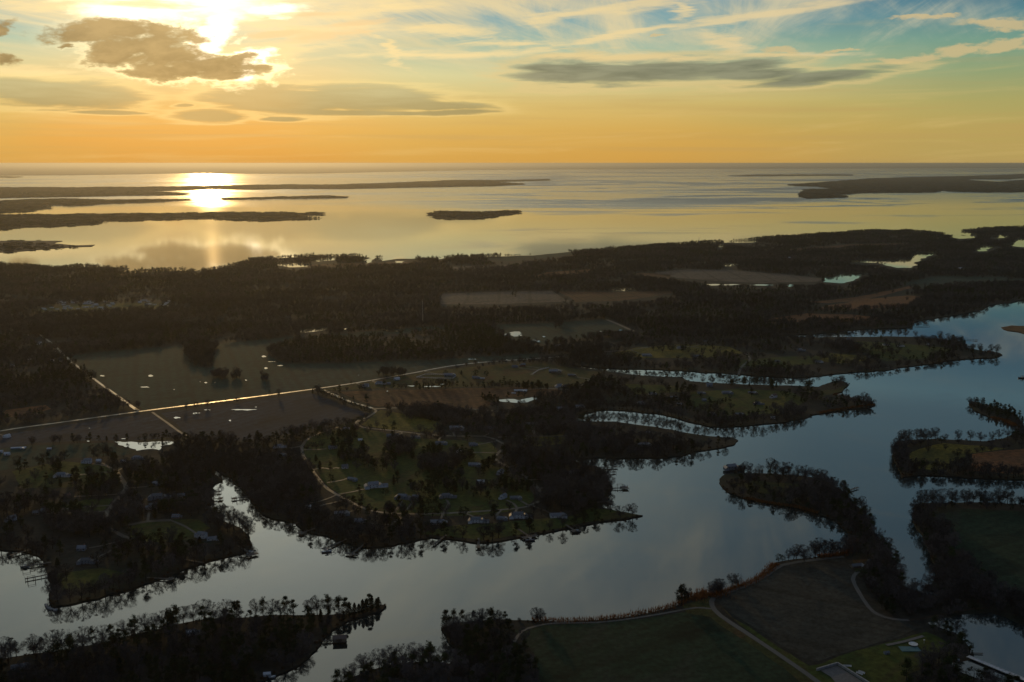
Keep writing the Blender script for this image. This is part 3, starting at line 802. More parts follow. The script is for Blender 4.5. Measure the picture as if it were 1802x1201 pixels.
road('farm_road', [(1480, 1240), (1445, 1205), (1370, 1152), (1310, 1112), (1268, 1084), (1253, 1066), (1256, 1052), (1276, 1044), (1310, 1032), (1350, 1012), (1376, 995), (1430, 986), (1485, 980)], 3.6, 'asphalt')
road('farm_track', [(1530, 985), (1527, 998), (1508, 1008), (1501, 1020), (1510, 1040), (1528, 1068), (1545, 1082), (1572, 1090), (1600, 1092)], 2.8, 'pale_lane')
road('farm_track', [(1252, 1072), (1225, 1070), (1190, 1076), (1120, 1088), (1050, 1096), (980, 1097), (945, 1102), (918, 1112), (905, 1130)], 2.0, 'asphalt')
road('causeway_track', [(1600, 1092), (1640, 1086), (1700, 1074), (1740, 1070)], 2.5, 'mud')

VISIBLE = [([(1040, 647), (1100, 650), (1200, 652), (1270, 656), (1340, 662), (1395, 665), (1470, 662), (1465, 672), (1400, 678), (1330, 676), (1213, 671), (1200, 664), (1090, 655), (1015, 645)], 0.12),
           ([(1010, 739), (1030, 728), (1060, 722), (1110, 724), (1190, 736), (1250, 752), (1300, 751), (1295, 769), (1250, 769), (1185, 761), (1110, 751), (1080, 746)], 0.25),
           ([(1440, 588), (1500, 582), (1550, 579), (1612, 577), (1612, 592), (1560, 591), (1500, 592)], 0.15),
           ([(372, 830), (386, 831), (396, 837), (415, 852), (430, 866), (440, 880), (372, 872), (380, 850)], 0.3),
           ([(1266, 833), (1302, 833), (1302, 822), (1270, 822)], 0.0)]

def clear_area(px): FIELDS.append((wpoly0(px), 0.0))
def wpoly0(px): return np.array([at(x, y, LANDZ) for x, y in px])
clear_area([(1255, 1050), (1380, 985), (1500, 980), (1510, 1020), (1560, 1080), (1620, 1100), (1640, 1115), (1600, 1150), (1560, 1190), (1440, 1215), (1350, 1160)])
clear_area([(905, 1105), (1000, 1092), (1140, 1082), (1250, 1060), (1300, 1085), (1460, 1215), (950, 1215), (935, 1150)])

# ------------------------------------------------------------------ trees
def leaf_mat(name, c, rand=0.35, trans=0.0, var=0.3):
    m, gg = new_mat(name)
    oi = gg.node('ShaderNodeObjectInfo').outputs['Random']
    n = gg.noise(gg.node('ShaderNodeTexCoord').outputs['Object'], 0.35, 3.0, 0.6)
    k = gg.mul(gg.ss(oi, 0.0, 1.0, 1 - rand, 1 + rand, 'LINEAR'), gg.ss(n, 0.3, 0.7, 1 - var, 1 + var))
    # stands differ from one another: species and age change over some hundred metres
    loc = gg.node('ShaderNodeObjectInfo').outputs['Location']
    st = gg.noise(gg.mapping(loc, (0, 0, 0), 0.3, (330, 190, 1000)), 1.0, 4.0, 0.6)
    c0 = gg.mix(gg.ss(st, 0.36, 0.64), tuple(v * 0.62 for v in c), (c[0] * 1.75, c[1] * 1.4, c[2] * 1.2))
    c1 = tint_m(gg, k, c0)
    d = gg.node('ShaderNodeBsdfDiffuse'); gg.put(d.inputs[0], c1)
    if trans:
        t = gg.node('ShaderNodeBsdfTranslucent'); gg.put(t.inputs[0], c1)
        mx = gg.node('ShaderNodeMixShader'); mx.inputs[0].default_value = trans
        m.node_tree.links.new(d.outputs[0], mx.inputs[1]); m.node_tree.links.new(t.outputs[0], mx.inputs[2])
        return finish(m, gg, mx.outputs[0])
    return finish(m, gg, d.outputs[0])
leaf_mat('bark', (0.022, 0.023, 0.025))
leaf_mat('twigs', (0.037, 0.041, 0.049), 0.5)
leaf_mat('needles', (0.014, 0.026, 0.013), trans=0.2)
leaf_mat('needles_dark', (0.010, 0.020, 0.012), trans=0.15)
leaf_mat('scrub', (0.036, 0.026, 0.018), trans=0.2)
leaf_mat('reed', (0.15, 0.075, 0.030), trans=0.45)

class MB:
    """collects plain shapes into one mesh"""
    def __init__(self):
        self.v, self.f = [], []
    def tri(self, a, b, c):
        i = len(self.v); self.v += [tuple(a), tuple(b), tuple(c)]; self.f.append((i, i + 1, i + 2))
    def face(self, pts):
        i = len(self.v); self.v += [tuple(p) for p in pts]; self.f.append(tuple(range(i, i + len(pts))))
    def stick(self, a, b, r0, r1, n=3):
        a, b = Vector(a), Vector(b)
        d = (b - a).normalized()
        u = d.orthogonal().normalized(); w = d.cross(u)
        i = len(self.v)
        for p, r in ((a, r0), (b, r1)):
            for k in range(n):
                t = 2 * math.pi * k / n
                self.v.append(tuple(p + u * (r * math.cos(t)) + w * (r * math.sin(t))))
        for k in range(n):
            self.f.append((i + k, i + (k + 1) % n, i + n + (k + 1) % n, i + n + k))
    def box(self, x0, x1, y0, y1, z0, z1):
        i = len(self.v)
        self.v += [(x, y, z) for z in (z0, z1) for y in (y0, y1) for x in (x0, x1)]
        self.f += [tuple(i + k for k in q) for q in ((0, 2, 3, 1), (4, 5, 7, 6), (0, 1, 5, 4), (2, 6, 7, 3), (0, 4, 6, 2), (1, 3, 7, 5))]
    def mesh(self, name):
        me = bpy.data.meshes.new(name); me.from_pydata(self.v, [], self.f); me.update()
        return me

def sliver(mb, a, b, w, rr):
    a, b = Vector(a), Vector(b)
    d = (b - a)
    s = d.cross(Vector((rr.gauss(0, 1), rr.gauss(0, 1), rr.gauss(0, 1))))
    if s.length < 1e-6: return
    s = s.normalized() * w
    mb.tri(a - s, a + s, b)

def bare_tree(seed, h=15.0, spread=5.2, vase=0.5, nl=7):
    """leafless crown: limbs, branches, twigs and twig ends, thinning outwards"""
    rr = random.Random(seed)
    tr, cr = MB(), MB()
    fork = h * rr.uniform(0.2, 0.3)
    lean = Vector((rr.gauss(0, 0.25), rr.gauss(0, 0.25), fork))
    tr.stick((0, 0, -0.4), lean, 0.34, 0.26, 6)
    leader = Vector((lean.x * 1.5, lean.y * 1.5, h * 0.75))
    tr.stick(lean, leader, 0.24, 0.09, 5)
    limbs = []
    for i in range(nl):
        t = 2 * math.pi * (i + rr.uniform(-0.3, 0.3)) / nl
        z0 = rr.uniform(0, 0.45)
        st = lean.lerp(leader, z0)
        reach = spread * rr.uniform(0.55, 1.0)
        end = Vector((math.cos(t) * reach, math.sin(t) * reach, h * rr.uniform(0.58, 0.95) * (1 - vase * 0.1)))
        mid = st.lerp(end, 0.5) + Vector((0, 0, rr.uniform(-0.2, 0.9)))
        tr.stick(st, mid, 0.15, 0.10, 4); tr.stick(mid, end, 0.10, 0.04, 3)
        limbs += [(st, mid), (mid, end)]
    limbs.append((lean.lerp(leader, 0.4), leader)); limbs.append((leader, leader + Vector((rr.gauss(0, .5), rr.gauss(0, .5), h * 0.2))))
    ctr = Vector((0, 0, h * 0.62))
    def out(p, L, k):
        o = (p - ctr); o.z *= 0.8
        if o.length < 0.1: o = Vector((0, 0, 1))
        d = o.normalized() * 0.75 + Vector((rr.gauss(0, k), rr.gauss(0, k), rr.gauss(0.28, k)))
        return p + d.normalized() * L
    def clampc(p):
        q = Vector(((p.x) / (spread * 1.12), p.y / (spread * 1.12), (p.z - h * 0.62) / (h * 0.40)))
        L = q.length
        if L > 1: return Vector((p.x / L, p.y / L, h * 0.62 + (p.z - h * 0.62) / L))
        return p
    for a, b in limbs:
        for j in range(6):
            s = a.lerp(b, rr.uniform(0.2, 1.0))
            e = clampc(out(s, rr.uniform(1.6, 3.2), 0.6))
            cr.stick(s, e, 0.05, 0.02, 3)
            for k in range(6):
                s2 = s.lerp(e, rr.uniform(0.3, 1.0))
                e2 = clampc(out(s2, rr.uniform(0.9, 1.9), 0.65))
                sliver(cr, s2, e2, 0.040, rr)
                for q in range(4):
                    s3 = s2.lerp(e2, rr.uniform(0.3, 1.0))
                    e3 = clampc(out(s3, rr.uniform(0.5, 1.2), 0.8))
                    sliver(cr, s3, e3, 0.036, rr)
    return tr, cr

def leaf_clump(mb, c, r, n, size, rr, flat=0.7):
    for _ in range(n):
        d = Vector((rr.gauss(0, 1), rr.gauss(0, 1), rr.gauss(0, 1))).normalized() * (r * rr.random() ** 0.45)
        p = Vector(c) + Vector((d.x, d.y, d.z * flat))
        u = Vector((rr.gauss(0, 1), rr.gauss(0, 1), rr.gauss(0, 0.6))).normalized() * size * rr.uniform(0.6, 1.3)
        w = u.cross(Vector((rr.gauss(0, 1), rr.gauss(0, 1), rr.gauss(0, 1)))).normalized() * size * rr.uniform(0.3, 0.7)
        mb.tri(p - u * 0.5 - w * 0.5, p + u * 0.6, p + w * 0.6 - u * 0.2)

def pine_tree(seed, h=16.0, spread=3.4):
    """tall pine: clear stem below, irregular tiers of needle clumps above"""
    rr = random.Random(seed)
    tr, cr = MB(), MB()
    top = Vector((rr.gauss(0, 0.3), rr.gauss(0, 0.3), h * 0.95))
    tr.stick((0, 0, -0.4), top, 0.28, 0.06, 5)
    for i in range(17):
        t = rr.uniform(0.28, 1.0)
        rad = spread * (1.05 - 0.75 * max(0, t - 0.45) / 0.55) * rr.uniform(0.35, 1.0) if t > 0.45 else spread * rr.uniform(0.3, 0.8)
        a = rr.uniform(0, 2 * math.pi)
        s = Vector((0, 0, 0)).lerp(top, t * 0.97)
        e = s + Vector((math.cos(a) * rad, math.sin(a) * rad, rr.uniform(0.0, 0.9)))
        tr.stick(s, e, 0.06, 0.02, 3)
        leaf_clump(cr, e.lerp(s, 0.15), rr.uniform(1.2, 2.0), 60, 0.72, rr, 0.66)
        if rr.random() < 0.6: leaf_clump(cr, e.lerp(s, 0.55), rr.uniform(0.8, 1.2), 24, 0.6, rr, 0.6)
    leaf_clump(cr, top, 1.0, 40, 0.6, rr, 0.9)
    return tr, cr

def cedar_tree(seed, h=9.0, spread=1.9):
    """narrow evergreen, clothed to the ground"""
    rr = random.Random(seed)
    tr, cr = MB(), MB()
    tr.stick((0, 0, -0.3), (0, 0, h * 0.9), 0.16, 0.04, 5)
    for i in range(26):
        t = (i + 0.5) / 26
        R = spread * (math.sin(min(1.0, t * 3.2) * math.pi / 2)) * (1 - t) ** 0.62
        a = i * 2.4 + rr.uniform(-0.4, 0.4)
        leaf_clump(cr, (math.cos(a) * R * 0.55, math.sin(a) * R * 0.55, 0.35 + t * h * 0.95), R * 0.62 + 0.22, 62, 0.60, rr, 0.95)
    return tr, cr

def broad_evergreen(seed, h=10.0, spread=4.2):
    rr = random.Random(seed)
    tr, cr = MB(), MB()
    tr.stick((0, 0, -0.3), (0, 0, h * 0.6), 0.3, 0.12, 5)
    for i in range(26):
        a = rr.uniform(0, 2 * math.pi); q = rr.uniform(-0.75, 1.0)
        R = spread * math.sqrt(max(0.05, 1 - q * q)) * rr.uniform(0.5, 0.85)
        leaf_clump(cr, (math.cos(a) * R, math.sin(a) * R, h * 0.55 + q * h * 0.38), rr.uniform(0.9, 1.6), 34, 0.6, rr, 0.8)
    return tr, cr

def scrub_bush(seed):
    rr = random.Random(seed)
    cr = MB()
    for i in range(6):
        a = rr.uniform(0, 6.28)
        leaf_clump(cr, (math.cos(a) * 0.9, math.sin(a) * 0.9, 0.9), 1.0, 24, 0.5, rr, 0.8)
    for i in range(40):
        a = rr.uniform(0, 6.28); r = rr.uniform(0, 1.2)
        b = Vector((math.cos(a) * r, math.sin(a) * r, 0))
        sliver(cr, b, b * 1.5 + Vector((0, 0, rr.uniform(1.2, 2.6))), 0.04, rr)
    return cr

KIND = {}           # kind -> list of (trunk mesh, crown mesh, joined mesh)
def register(kind, builders, tm, cm):
    KIND[kind] = []
    for tr, cr in builders:
        t = tr.mesh('trunk'); t.materials.append(MATS[tm])
        c = cr.mesh('crown'); c.materials.append(MATS[cm])
        j = bpy.data.meshes.new('tree')
        n = len(tr.v)
        j.from_pydata(tr.v + cr.v, [], tr.f + [tuple(i + n for i in f) for f in cr.f])
        j.materials.append(MATS[tm]); j.materials.append(MATS[cm])
        mi = np.zeros(len(j.polygons), np.int32); mi[len(tr.f):] = 1
        j.polygons.foreach_set('material_index', mi); j.update()
        KIND[kind].append((t, c, j))
register('bare_tree', [bare_tree(1, 12.5, 5.6, .5, 8), bare_tree(2, 13.5, 4.6, .2, 8), bare_tree(3, 11.5, 6.2, .7, 9), bare_tree(4, 13, 5.2, .4, 8)], 'bark', 'twigs')
register('pine_tree', [pine_tree(11, 13, 4.4), pine_tree(12, 14, 4.0), pine_tree(13, 12, 4.8)], 'bark', 'needles')
register('cedar_tree', [cedar_tree(21, 9, 2.5), cedar_tree(22, 10.5, 2.3), cedar_tree(23, 8, 2.8)], 'bark', 'needles_dark')
register('evergreen_tree', [broad_evergreen(31), broad_evergreen(32, 9, 4.8)], 'bark', 'needles_dark')
bush_me = []
for s in (41, 42):
    b = scrub_bush(s).mesh('scrub'); b.materials.append(MATS['scrub']); bush_me.append(b)

# grove: a patch of far canopy, many small crowns on stems
def grove(seed, pine):
    rr = random.Random(seed)
    mb = MB()
    for i in range(26):
        x, y = rr.uniform(-28, 28), rr.uniform(-28, 28)
        h = rr.uniform(9, 16)
        for k in range(26):
            d = Vector((rr.gauss(0, 1), rr.gauss(0, 1), rr.gauss(0, 1))).normalized() * rr.uniform(0.4, 1.0)
            p = Vector((x + d.x * 4.6, y + d.y * 4.6, h * 0.62 + d.z * h * 0.36))
            u = Vector((rr.gauss(0, 1), rr.gauss(0, 1), rr.gauss(0, 1))).normalized()
            w = u.orthogonal().normalized()
            s = 1.9 if pine else 1.5
            mb.tri(p - u * s, p + u * s * 0.8 + w * s * 0.7, p - w * s)
        mb.stick((x, y, -1), (x, y, h * 0.7), 0.25, 0.1, 3)
    me = mb.mesh('grove'); me.materials.append(MATS['needles_dark' if pine else 'twigs'])
    return me
groves = [grove(51, False), grove(52, False), grove(53, True)]

# ---- where trees stand
def in_poly(P, poly):
    x, y = P[:, 0], P[:, 1]
    inside = np.zeros(len(P), bool)
    n = len(poly)
    bx0, by0 = poly.min(0); bx1, by1 = poly.max(0)
    m = (x >= bx0) & (x <= bx1) & (y >= by0) & (y <= by1)
    idx = np.nonzero(m)[0]
    if len(idx) == 0: return inside
    xs, ys = x[idx], y[idx]
    ins = np.zeros(len(idx), bool)
    j = n - 1
    for i in range(n):
        yi, yj = poly[i, 1], poly[j, 1]
        if yi != yj:
            c = ((yi > ys) != (yj > ys)) & (xs < (poly[j, 0] - poly[i, 0]) * (ys - yi) / (yj - yi) + poly[i, 0])
            ins ^= c
        j = i
    inside[idx] = ins
    return inside

def near_line(P, line, r):
    out = np.zeros(len(P), bool)
    lo, hi = line.min(0) - r, line.max(0) + r
    idx = np.nonzero((P[:, 0] > lo[0]) & (P[:, 0] < hi[0]) & (P[:, 1] > lo[1]) & (P[:, 1] < hi[1]))[0]
    if len(idx) == 0: return out
    Q = P[idx]
    d2 = np.full(len(Q), 1e18)
    for i in range(len(line) - 1):
        a, b = line[i], line[i + 1]
        ab = b - a; L = ab @ ab + 1e-9
        t = np.clip(((Q - a) @ ab) / L, 0, 1)
        pr = a + t[:, None] * ab
        d2 = np.minimum(d2, ((Q - pr) ** 2).sum(1))
    out[idx] = d2 < r * r
    return out

def vnoise(P, s, seed):
    r = np.random.default_rng(seed)
    tab = r.random((64, 64))
    q = P / s
    i = np.floor(q).astype(int); f = q - i
    f = f * f * (3 - 2 * f)
    g4 = lambda a, b: tab[(i[:, 0] + a) % 64, (i[:, 1] + b) % 64]
    return (g4(0, 0) * (1 - f[:, 0]) + g4(1, 0) * f[:, 0]) * (1 - f[:, 1]) + (g4(0, 1) * (1 - f[:, 0]) + g4(1, 1) * f[:, 0]) * f[:, 1]

def wpoly(px): return np.array([at(x, y, LANDZ) for x, y in px])
# (outline in the photograph, share of evergreens, density)
ZONES = [
    ([(478, 622), (520, 596), (620, 592), (760, 578), (860, 578), (892, 600), (885, 620), (760, 632), (600, 640), (500, 638)], 0.92, 1.0),          # plantation
    ([(0, 780), (200, 800), (340, 800), (372, 830), (372, 905), (444, 958), (90, 1066), (60, 970), (0, 965), (-200, 960), (-200, 800)], 0.30, 0.50),   # west bank
    ([(540, 760), (870, 770), (950, 870), (1060, 918), (840, 955), (690, 960), (560, 900)], 0.35, 0.45),                                       # loop neighbourhood
    ([(1060, 595), (1640, 590), (1764, 625), (1480, 657), (1270, 656), (1060, 645)], 0.30, 0.55),
    ([(1060, 655), (1500, 676), (1541, 712), (1300, 750), (1060, 728)], 0.42, 0.6),
    ([(-300, 1300), (-200, 1180), (340, 1095), (680, 1064), (600, 1100), (450, 1210), (400, 1300)], 0.55, 1.0),                               # headland
    ([(0, 560), (118, 628), (240, 720), (0, 760), (-200, 790), (-200, 560)], 0.35, 0.9),
    ([(1230, 500), (1420, 520), (1340, 560), (1100, 570), (1200, 520)], 0.45, 1.0),
    ([(1380, 535), (1480, 545), (1640, 550), (1600, 560), (1400, 550)], 0.6, 0.9),
    ([(1280, 835), (1470, 845), (1540, 930), (1570, 980), (1520, 985), (1490, 930), (1290, 865)], 0.35, 0.85),
    ([(780, 1095), (900, 1085), (940, 1150), (950, 1230), (800, 1230)], 0.5, 1.0),
    ([(575, 1235), (640, 1180), (800, 1160), (820, 1240)], 0.12, 1.0),
    ([(1610, 1100), (1700, 1130), (1713, 1150), (1640, 1165), (1650, 1130)], 0.6, 0.55),
    ([(1560, 1170), (1640, 1165), (1730, 1200), (1730, 1260), (1560, 1260)], 0.5, 0.12),
    ([(1700, 700), (1800, 712), (1800, 745), (1740, 735)], 0.85, 1.0),
    ([(860, 740), (1060, 740), (1075, 860), (960, 860), (900, 800)], 0.30, 0.85),
]
ZP = [(wpoly(z[0]), z[1], z[2]) for z in ZONES]
HOUSE_XY = []      # filled by the house table below, trees keep clear

# ------------------------------------------------------------------ houses: table first (trees keep clear of them)
# x, y in the photograph, kind, turn in degrees, wall, roof, size, label
HOUSES = [
    (12, 770, 'barn', 60, 'white', 'metal', 0.7, 'pale barn with a sunlit gable just below the left end of the straight road'),
    (33, 790, 'long_barn', 12, 'blue', 'metal', 0.6, 'long low pale blue shed in the farmyard at the left edge'),
    (13, 801, 'shed', 5, 'white', 'metal', 1.4, 'small shed with a bright roof below the long blue farm shed'),
    (1, 797, 'shed', 20, 'white', 'metal', 1.2, 'white shed cut by the left edge of the photo beside the farmyard'),
    (87, 792, 'shed', 10, 'blue', 'metal', 1.1, 'lone little blue shed on the grass right of the farmyard'),
    (108, 839, 'manor', 8, 'white', 'slate', 0.85, 'wide pale house with wings on the open lawn of the west bank'),
    (155, 815, 'colonial', 6, 'white', 'slate', 1.0, 'white two storey house below the bright pond, left of the lane'),
    (174, 813, 'cottage', 2, 'white', 'metal', 0.9, 'small bright roofed outbuilding right beside the white house below the pond'),
    (217, 814, 'shed', 0, 'white', 'metal', 1.2, 'tiny pale shed between two houses under the bright pond'),
    (242, 808, 'manor', -4, 'blue', 'slate', 0.7, 'blue grey house right under the bright field pond'),
    (280, 853, 'ranch', 4, 'blue', 'slate', 1.1, 'long blue grey house screened by a dark hedge west of the creek head'),
    (277, 878, 'manor', 10, 'blue', 'slate', 1.0, 'large house of many blue roofs west of the narrow creek'),
    (319, 876, 'cottage', 15, 'blue', 'slate', 1.2, 'square blue garage right of the many roofed house near the creek'),
    (270, 895, 'colonial', 20, 'white', 'slate', 1.0, 'pale two storey house just below the many roofed house'),
    (310, 912, 'cape', 0, 'tan', 'slate', 0.9, 'dark round cornered cottage with a bright glint on its roof, west of the creek'),
    (119, 875, 'cottage', 30, 'tan', 'brown', 1.0, 'small dim brown cottage among trees in the middle of the west bank'),
    (83, 900, 'ranch', 12, 'blue', 'slate', 1.0, 'blue grey ranch house at the end of a green strip on the west bank'),
    (64, 905, 'cottage', 8, 'tan', 'slate', 1.0, 'low outbuilding left of the ranch house on the green strip'),
    (21, 916, 'colonial', 50, 'white', 'slate', 0.9, 'white house with a warm lit side near the left edge above the cove'),
    (356, 946, 'colonial', -15, 'white', 'slate', 1.0, 'tall white house on the lawn of the wooded point'),
    (374, 950, 'ranch', 18, 'white', 'slate', 0.9, 'low white wing building beside the tall house of the wooded point'),
    (152, 991, 'manor', 5, 'blue', 'slate', 0.8, 'blue grey house deep in the trees of the western peninsula'),
    (144, 968, 'cottage', 5, 'blue', 'slate', 1.2, 'dim blue cottage behind the blue grey house of the western peninsula'),
    (645, 681, 'colonial', -10, 'white', 'slate', 0.9, 'left white farmhouse of the pair beside the straight road'),
    (668, 676, 'manor', -8, 'white', 'slate', 0.75, 'larger white farmhouse with wings beside the straight road'),
    (684, 677, 'cottage', 10, 'blue', 'slate', 1.0, 'blue cottage tucked behind the larger roadside farmhouse'),
    (698, 669, 'barn', 35, 'blue', 'metal', 0.8, 'pale roofed barn close to the straight road, right of the farmhouses'),
    (790, 662, 'ranch', 0, 'blue', 'slate', 1.4, 'low long house at the right end of the pale fenced paddock'),
    (837, 666, 'ranch', 0, 'blue', 'slate', 1.0, 'blue grey bungalow under the two round dark trees by the paddock'),
    (849, 667, 'trailer', 0, 'white', 'metal', 0.8, 'white trailer gleaming right of the bungalow by the paddock'),
    (905, 647, 'cape', 8, 'blue', 'slate', 1.0, 'left of two dim houses under the bend where the road meets the wood'),
    (921, 645, 'colonial', -5, 'brick', 'slate', 0.9, 'right of two dim houses under the bend where the road meets the wood'),
    (984, 609, 'long_barn', 8, 'blue', 'metal', 0.62, 'big barn with a pale blue roof above the head of the upper creek'),
    (991, 615, 'cottage', 30, 'white', 'metal', 0.8, 'small building with a sunlit wall in front of the big blue roofed barn'),
    (1005, 662, 'ranch', 0, 'tan', 'slate', 1.0, 'low dim house at the head of the upper creek strip'),
    (975, 656, 'ranch', -3, 'tan', 'slate', 1.5, 'long grey roofed row left of the head of the upper creek'),
    (984, 681, 'manor', 20, 'white', 'slate', 0.8, 'pale gabled house on the yellow lawn right of the dark hedge'),
    (916, 689, 'long_barn', 2, 'blue', 'metal', 0.7, 'row of pale low sheds in front of the dark clipped hedge'),
    (904, 693, 'trailer', 0, 'white', 'metal', 0.7, 'bright white trailer at the left end of the low shed row'),
    (1020, 717, 'ranch', -4, 'white', 'slate', 1.0, 'pale house at the wood edge above the middle creek strip'),
    (985, 722, 'cape', 10, 'blue', 'slate', 1.1, 'blue house left of the head of the middle creek'),
    (935, 749, 'ranch', 3, 'blue', 'slate', 1.2, 'long house above the small yellow lawn in the wood by the middle creek'),
    (802, 756, 'ranch', 0, 'blue', 'slate', 1.4, 'long low house with several gables at the top of the loop'),
    (860, 757, 'cape', 0, 'tan', 'slate', 1.0, 'dim house where the loop lane turns down on the right'),
    (610, 759, 'colonial', 4, 'white', 'slate', 0.9, 'white house above a dark hedge at the upper left of the loop'),
    (634, 776, 'shed', 4, 'white', 'metal', 1.1, 'small pale shed at the right end of the dark hedge in the loop'),
    (490, 788, 'manor', 15, 'white', 'slate', 0.75, 'bright white house left of the loop lane, outside the curve'),
    (494, 802, 'ranch', 10, 'blue', 'slate', 0.9, 'blue grey house just below the bright white one outside the curve'),
    (517, 817, 'shed', 0, 'white', 'metal', 1.3, 'small light roofed building beside the lane at its left curve'),
    (584, 790, 'cape', 25, 'blue', 'slate', 1.0, 'blue house left of the dark evergreen mass inside the loop'),
    (607, 824, 'cottage', 15, 'white', 'slate', 1.2, 'white cottage below the dark evergreen mass inside the loop'),
    (620, 845, 'ranch', -25, 'blue', 'slate', 0.9, 'slanting blue roofed house above the largest loop house'),
    (657, 858, 'manor', 18, 'white', 'slate', 1.1, 'largest white and blue house on the open lawn of the loop'),
    (686, 770, 'cape', 5, 'tan', 'slate', 1.0, 'dim gabled house under the lane at the top left of the loop'),
    (698, 767, 'cottage', 20, 'white', 'slate', 0.8, 'small pale gable beside the dim house at the top of the loop'),
    (730, 771, 'ranch', 0, 'blue', 'slate', 0.9, 'low blue house behind dark trees below the loop lane'),
    (775, 782, 'ranch', 4, 'blue', 'slate', 1.1, 'blue house with a bright terrace in the upper middle of the loop'),
    (810, 796, 'colonial', 45, 'white', 'slate', 0.8, 'house with a tall white gable above a round dark clump in the loop'),
    (831, 785, 'cape', 10, 'blue', 'slate', 1.0, 'blue house right of the tall white gable in the loop'),
    (834, 820, 'ranch', -6, 'blue', 'slate', 1.1, 'blue house under the round dark clump in the loop'),
    (846, 851, 'shed', 0, 'white', 'metal', 1.6, 'narrow pale shed alone on the lawn in the right of the loop'),
    (881, 834, 'colonial', 60, 'white', 'slate', 0.9, 'tall white gabled house beside the right bend of the loop lane'),
    (886, 877, 'colonial', 55, 'white', 'slate', 0.85, 'white gabled house below the long dark hedge at lower right of the loop'),
    (906, 878, 'ranch', 5, 'blue', 'slate', 0.9, 'blue wing house right of the gabled house below the long hedge'),
    (709, 878, 'manor', -12, 'blue', 'slate', 0.9, 'broad house with white gable ends on the lower lawn of the loop'),
    (731, 877, 'cottage', -10, 'blue', 'slate', 1.0, 'detached blue garage right of the broad house on the lower lawn'),
    (785, 876, 'manor', 6, 'blue', 'slate', 0.8, 'grey house behind dark trees in the lower middle of the loop'),
    (770, 922, 'ranch', 4, 'blue', 'slate', 1.2, 'long low house between the loop lane and the near water'),
    (838, 919, 'manor', 3, 'white', 'slate', 0.9, 'pale house with blue roofs on the waterside lawn left of the big tree'),
    (912, 911, 'manor', 0, 'white', 'slate', 1.0, 'wide bright house on the waterside lawn above the long dock'),
    (882, 914, 'ranch', 0, 'blue', 'slate', 0.8, 'low blue house left of the wide bright waterside house'),
    (980, 910, 'ranch', 6, 'white', 'slate', 1.2, 'long pale house on the waterside nearest the grassy tip'),
    (600, 906, 'ranch', 8, 'blue', 'slate', 1.1, 'blue grey house in the shore trees below the left bend of the lane'),
    (632, 920, 'cape', 4, 'blue', 'slate', 1.0, 'dim blue house in the shore wood left of the short spur lane'),
    (542, 895, 'cottage', 12, 'white', 'metal', 1.0, 'small pale roofed cottage in the shore trees left of the loop'),
    (507, 893, 'cottage', 4, 'white', 'slate', 0.9, 'white cottage at the shore where the narrow creek widens'),
    (1022, 852, 'manor', 20, 'blue', 'slate', 0.8, 'blue house enclosed by dark wood near the dock shore'),
    (1007, 835, 'cape', 0, 'tan', 'slate', 0.9, 'grey roof in the wood behind the small cove'),
    (1132, 785, 'ranch', 3, 'blue', 'slate', 1.2, 'blue roofed house near the middle of the thin wooded point'),
    (1140, 764, 'cottage', 0, 'tan', 'slate', 0.9, 'dim cottage on the far bank of the thin wooded point'),
    (1147, 694, 'ranch', 0, 'white', 'slate', 0.9, 'pale bungalow under the upper creek on the middle peninsula'),
    (1185, 701, 'ranch', 4, 'blue', 'slate', 0.9, 'blue bungalow right of the pale one on the middle peninsula'),
    (1127, 712, 'manor', 2, 'blue', 'slate', 0.8, 'blue house deep in trees at the root of the middle peninsula'),
    (1195, 714, 'cape', 6, 'tan', 'slate', 0.9, 'brownish house in trees below the blue bungalow'),
    (1233, 693, 'ranch', 0, 'blue', 'slate', 0.9, 'blue ranch house on the left lawn of the middle peninsula'),
    (1239, 706, 'cottage', 12, 'blue', 'slate', 1.0, 'cottage just below the blue ranch house of the middle peninsula'),
    (1278, 693, 'ranch', 3, 'blue', 'slate', 1.2, 'long blue house in the middle of the middle peninsula'),
    (1323, 693, 'ranch', 0, 'tan', 'slate', 1.0, 'low tan house left of the white gabled house'),
    (1362, 700, 'colonial', 35, 'white', 'brown', 1.0, 'white gabled house with a reddish roof on its bright lawn'),
    (1253, 731, 'cape', 0, 'blue', 'slate', 0.9, 'blue house on the near shore at the left of the middle peninsula'),
    (1333, 712, 'manor', -8, 'blue', 'slate', 0.7, 'grey winged house below the white gabled house'),
    (1300, 731, 'ranch', 4, 'tan', 'slate', 1.0, 'low grey roof close to the near shore of the middle peninsula'),
    (1360, 737, 'shed', 10, 'white', 'metal', 1.2, 'pale boat shed at the near shore of the middle peninsula'),
    (1248, 680, 'shed', 0, 'blue', 'slate', 2.0, 'dark roofed waterside pavilion on the upper creek'),
    (1072, 631, 'ranch', 2, 'blue', 'slate', 1.0, 'blue house at the left end of the upper peninsula'),
    (1137, 627, 'ranch', 0, 'blue', 'slate', 1.3, 'long blue house below the yellow lawn of the upper peninsula'),
    (1225, 629, 'ranch', 0, 'blue', 'slate', 1.3, 'pale long house right of the yellow lawn of the upper peninsula'),
    (1195, 614, 'cape', 10, 'white', 'slate', 1.0, 'white roofed house above the yellow lawn of the upper peninsula'),
    (1240, 603, 'cottage', 0, 'tan', 'slate', 1.0, 'dim house at the wood edge behind the upper peninsula'),
    (1407, 618, 'manor', 4, 'blue', 'slate', 0.8, 'winged blue house in the trees at the middle of the upper peninsula'),
    (1443, 623, 'cottage', 0, 'blue', 'slate', 1.0, 'small blue house left of the brightest lawn of the upper peninsula'),
    (1440, 638, 'ranch', 3, 'white', 'slate', 1.0, 'pale house on the near shore below the brightest lawn'),
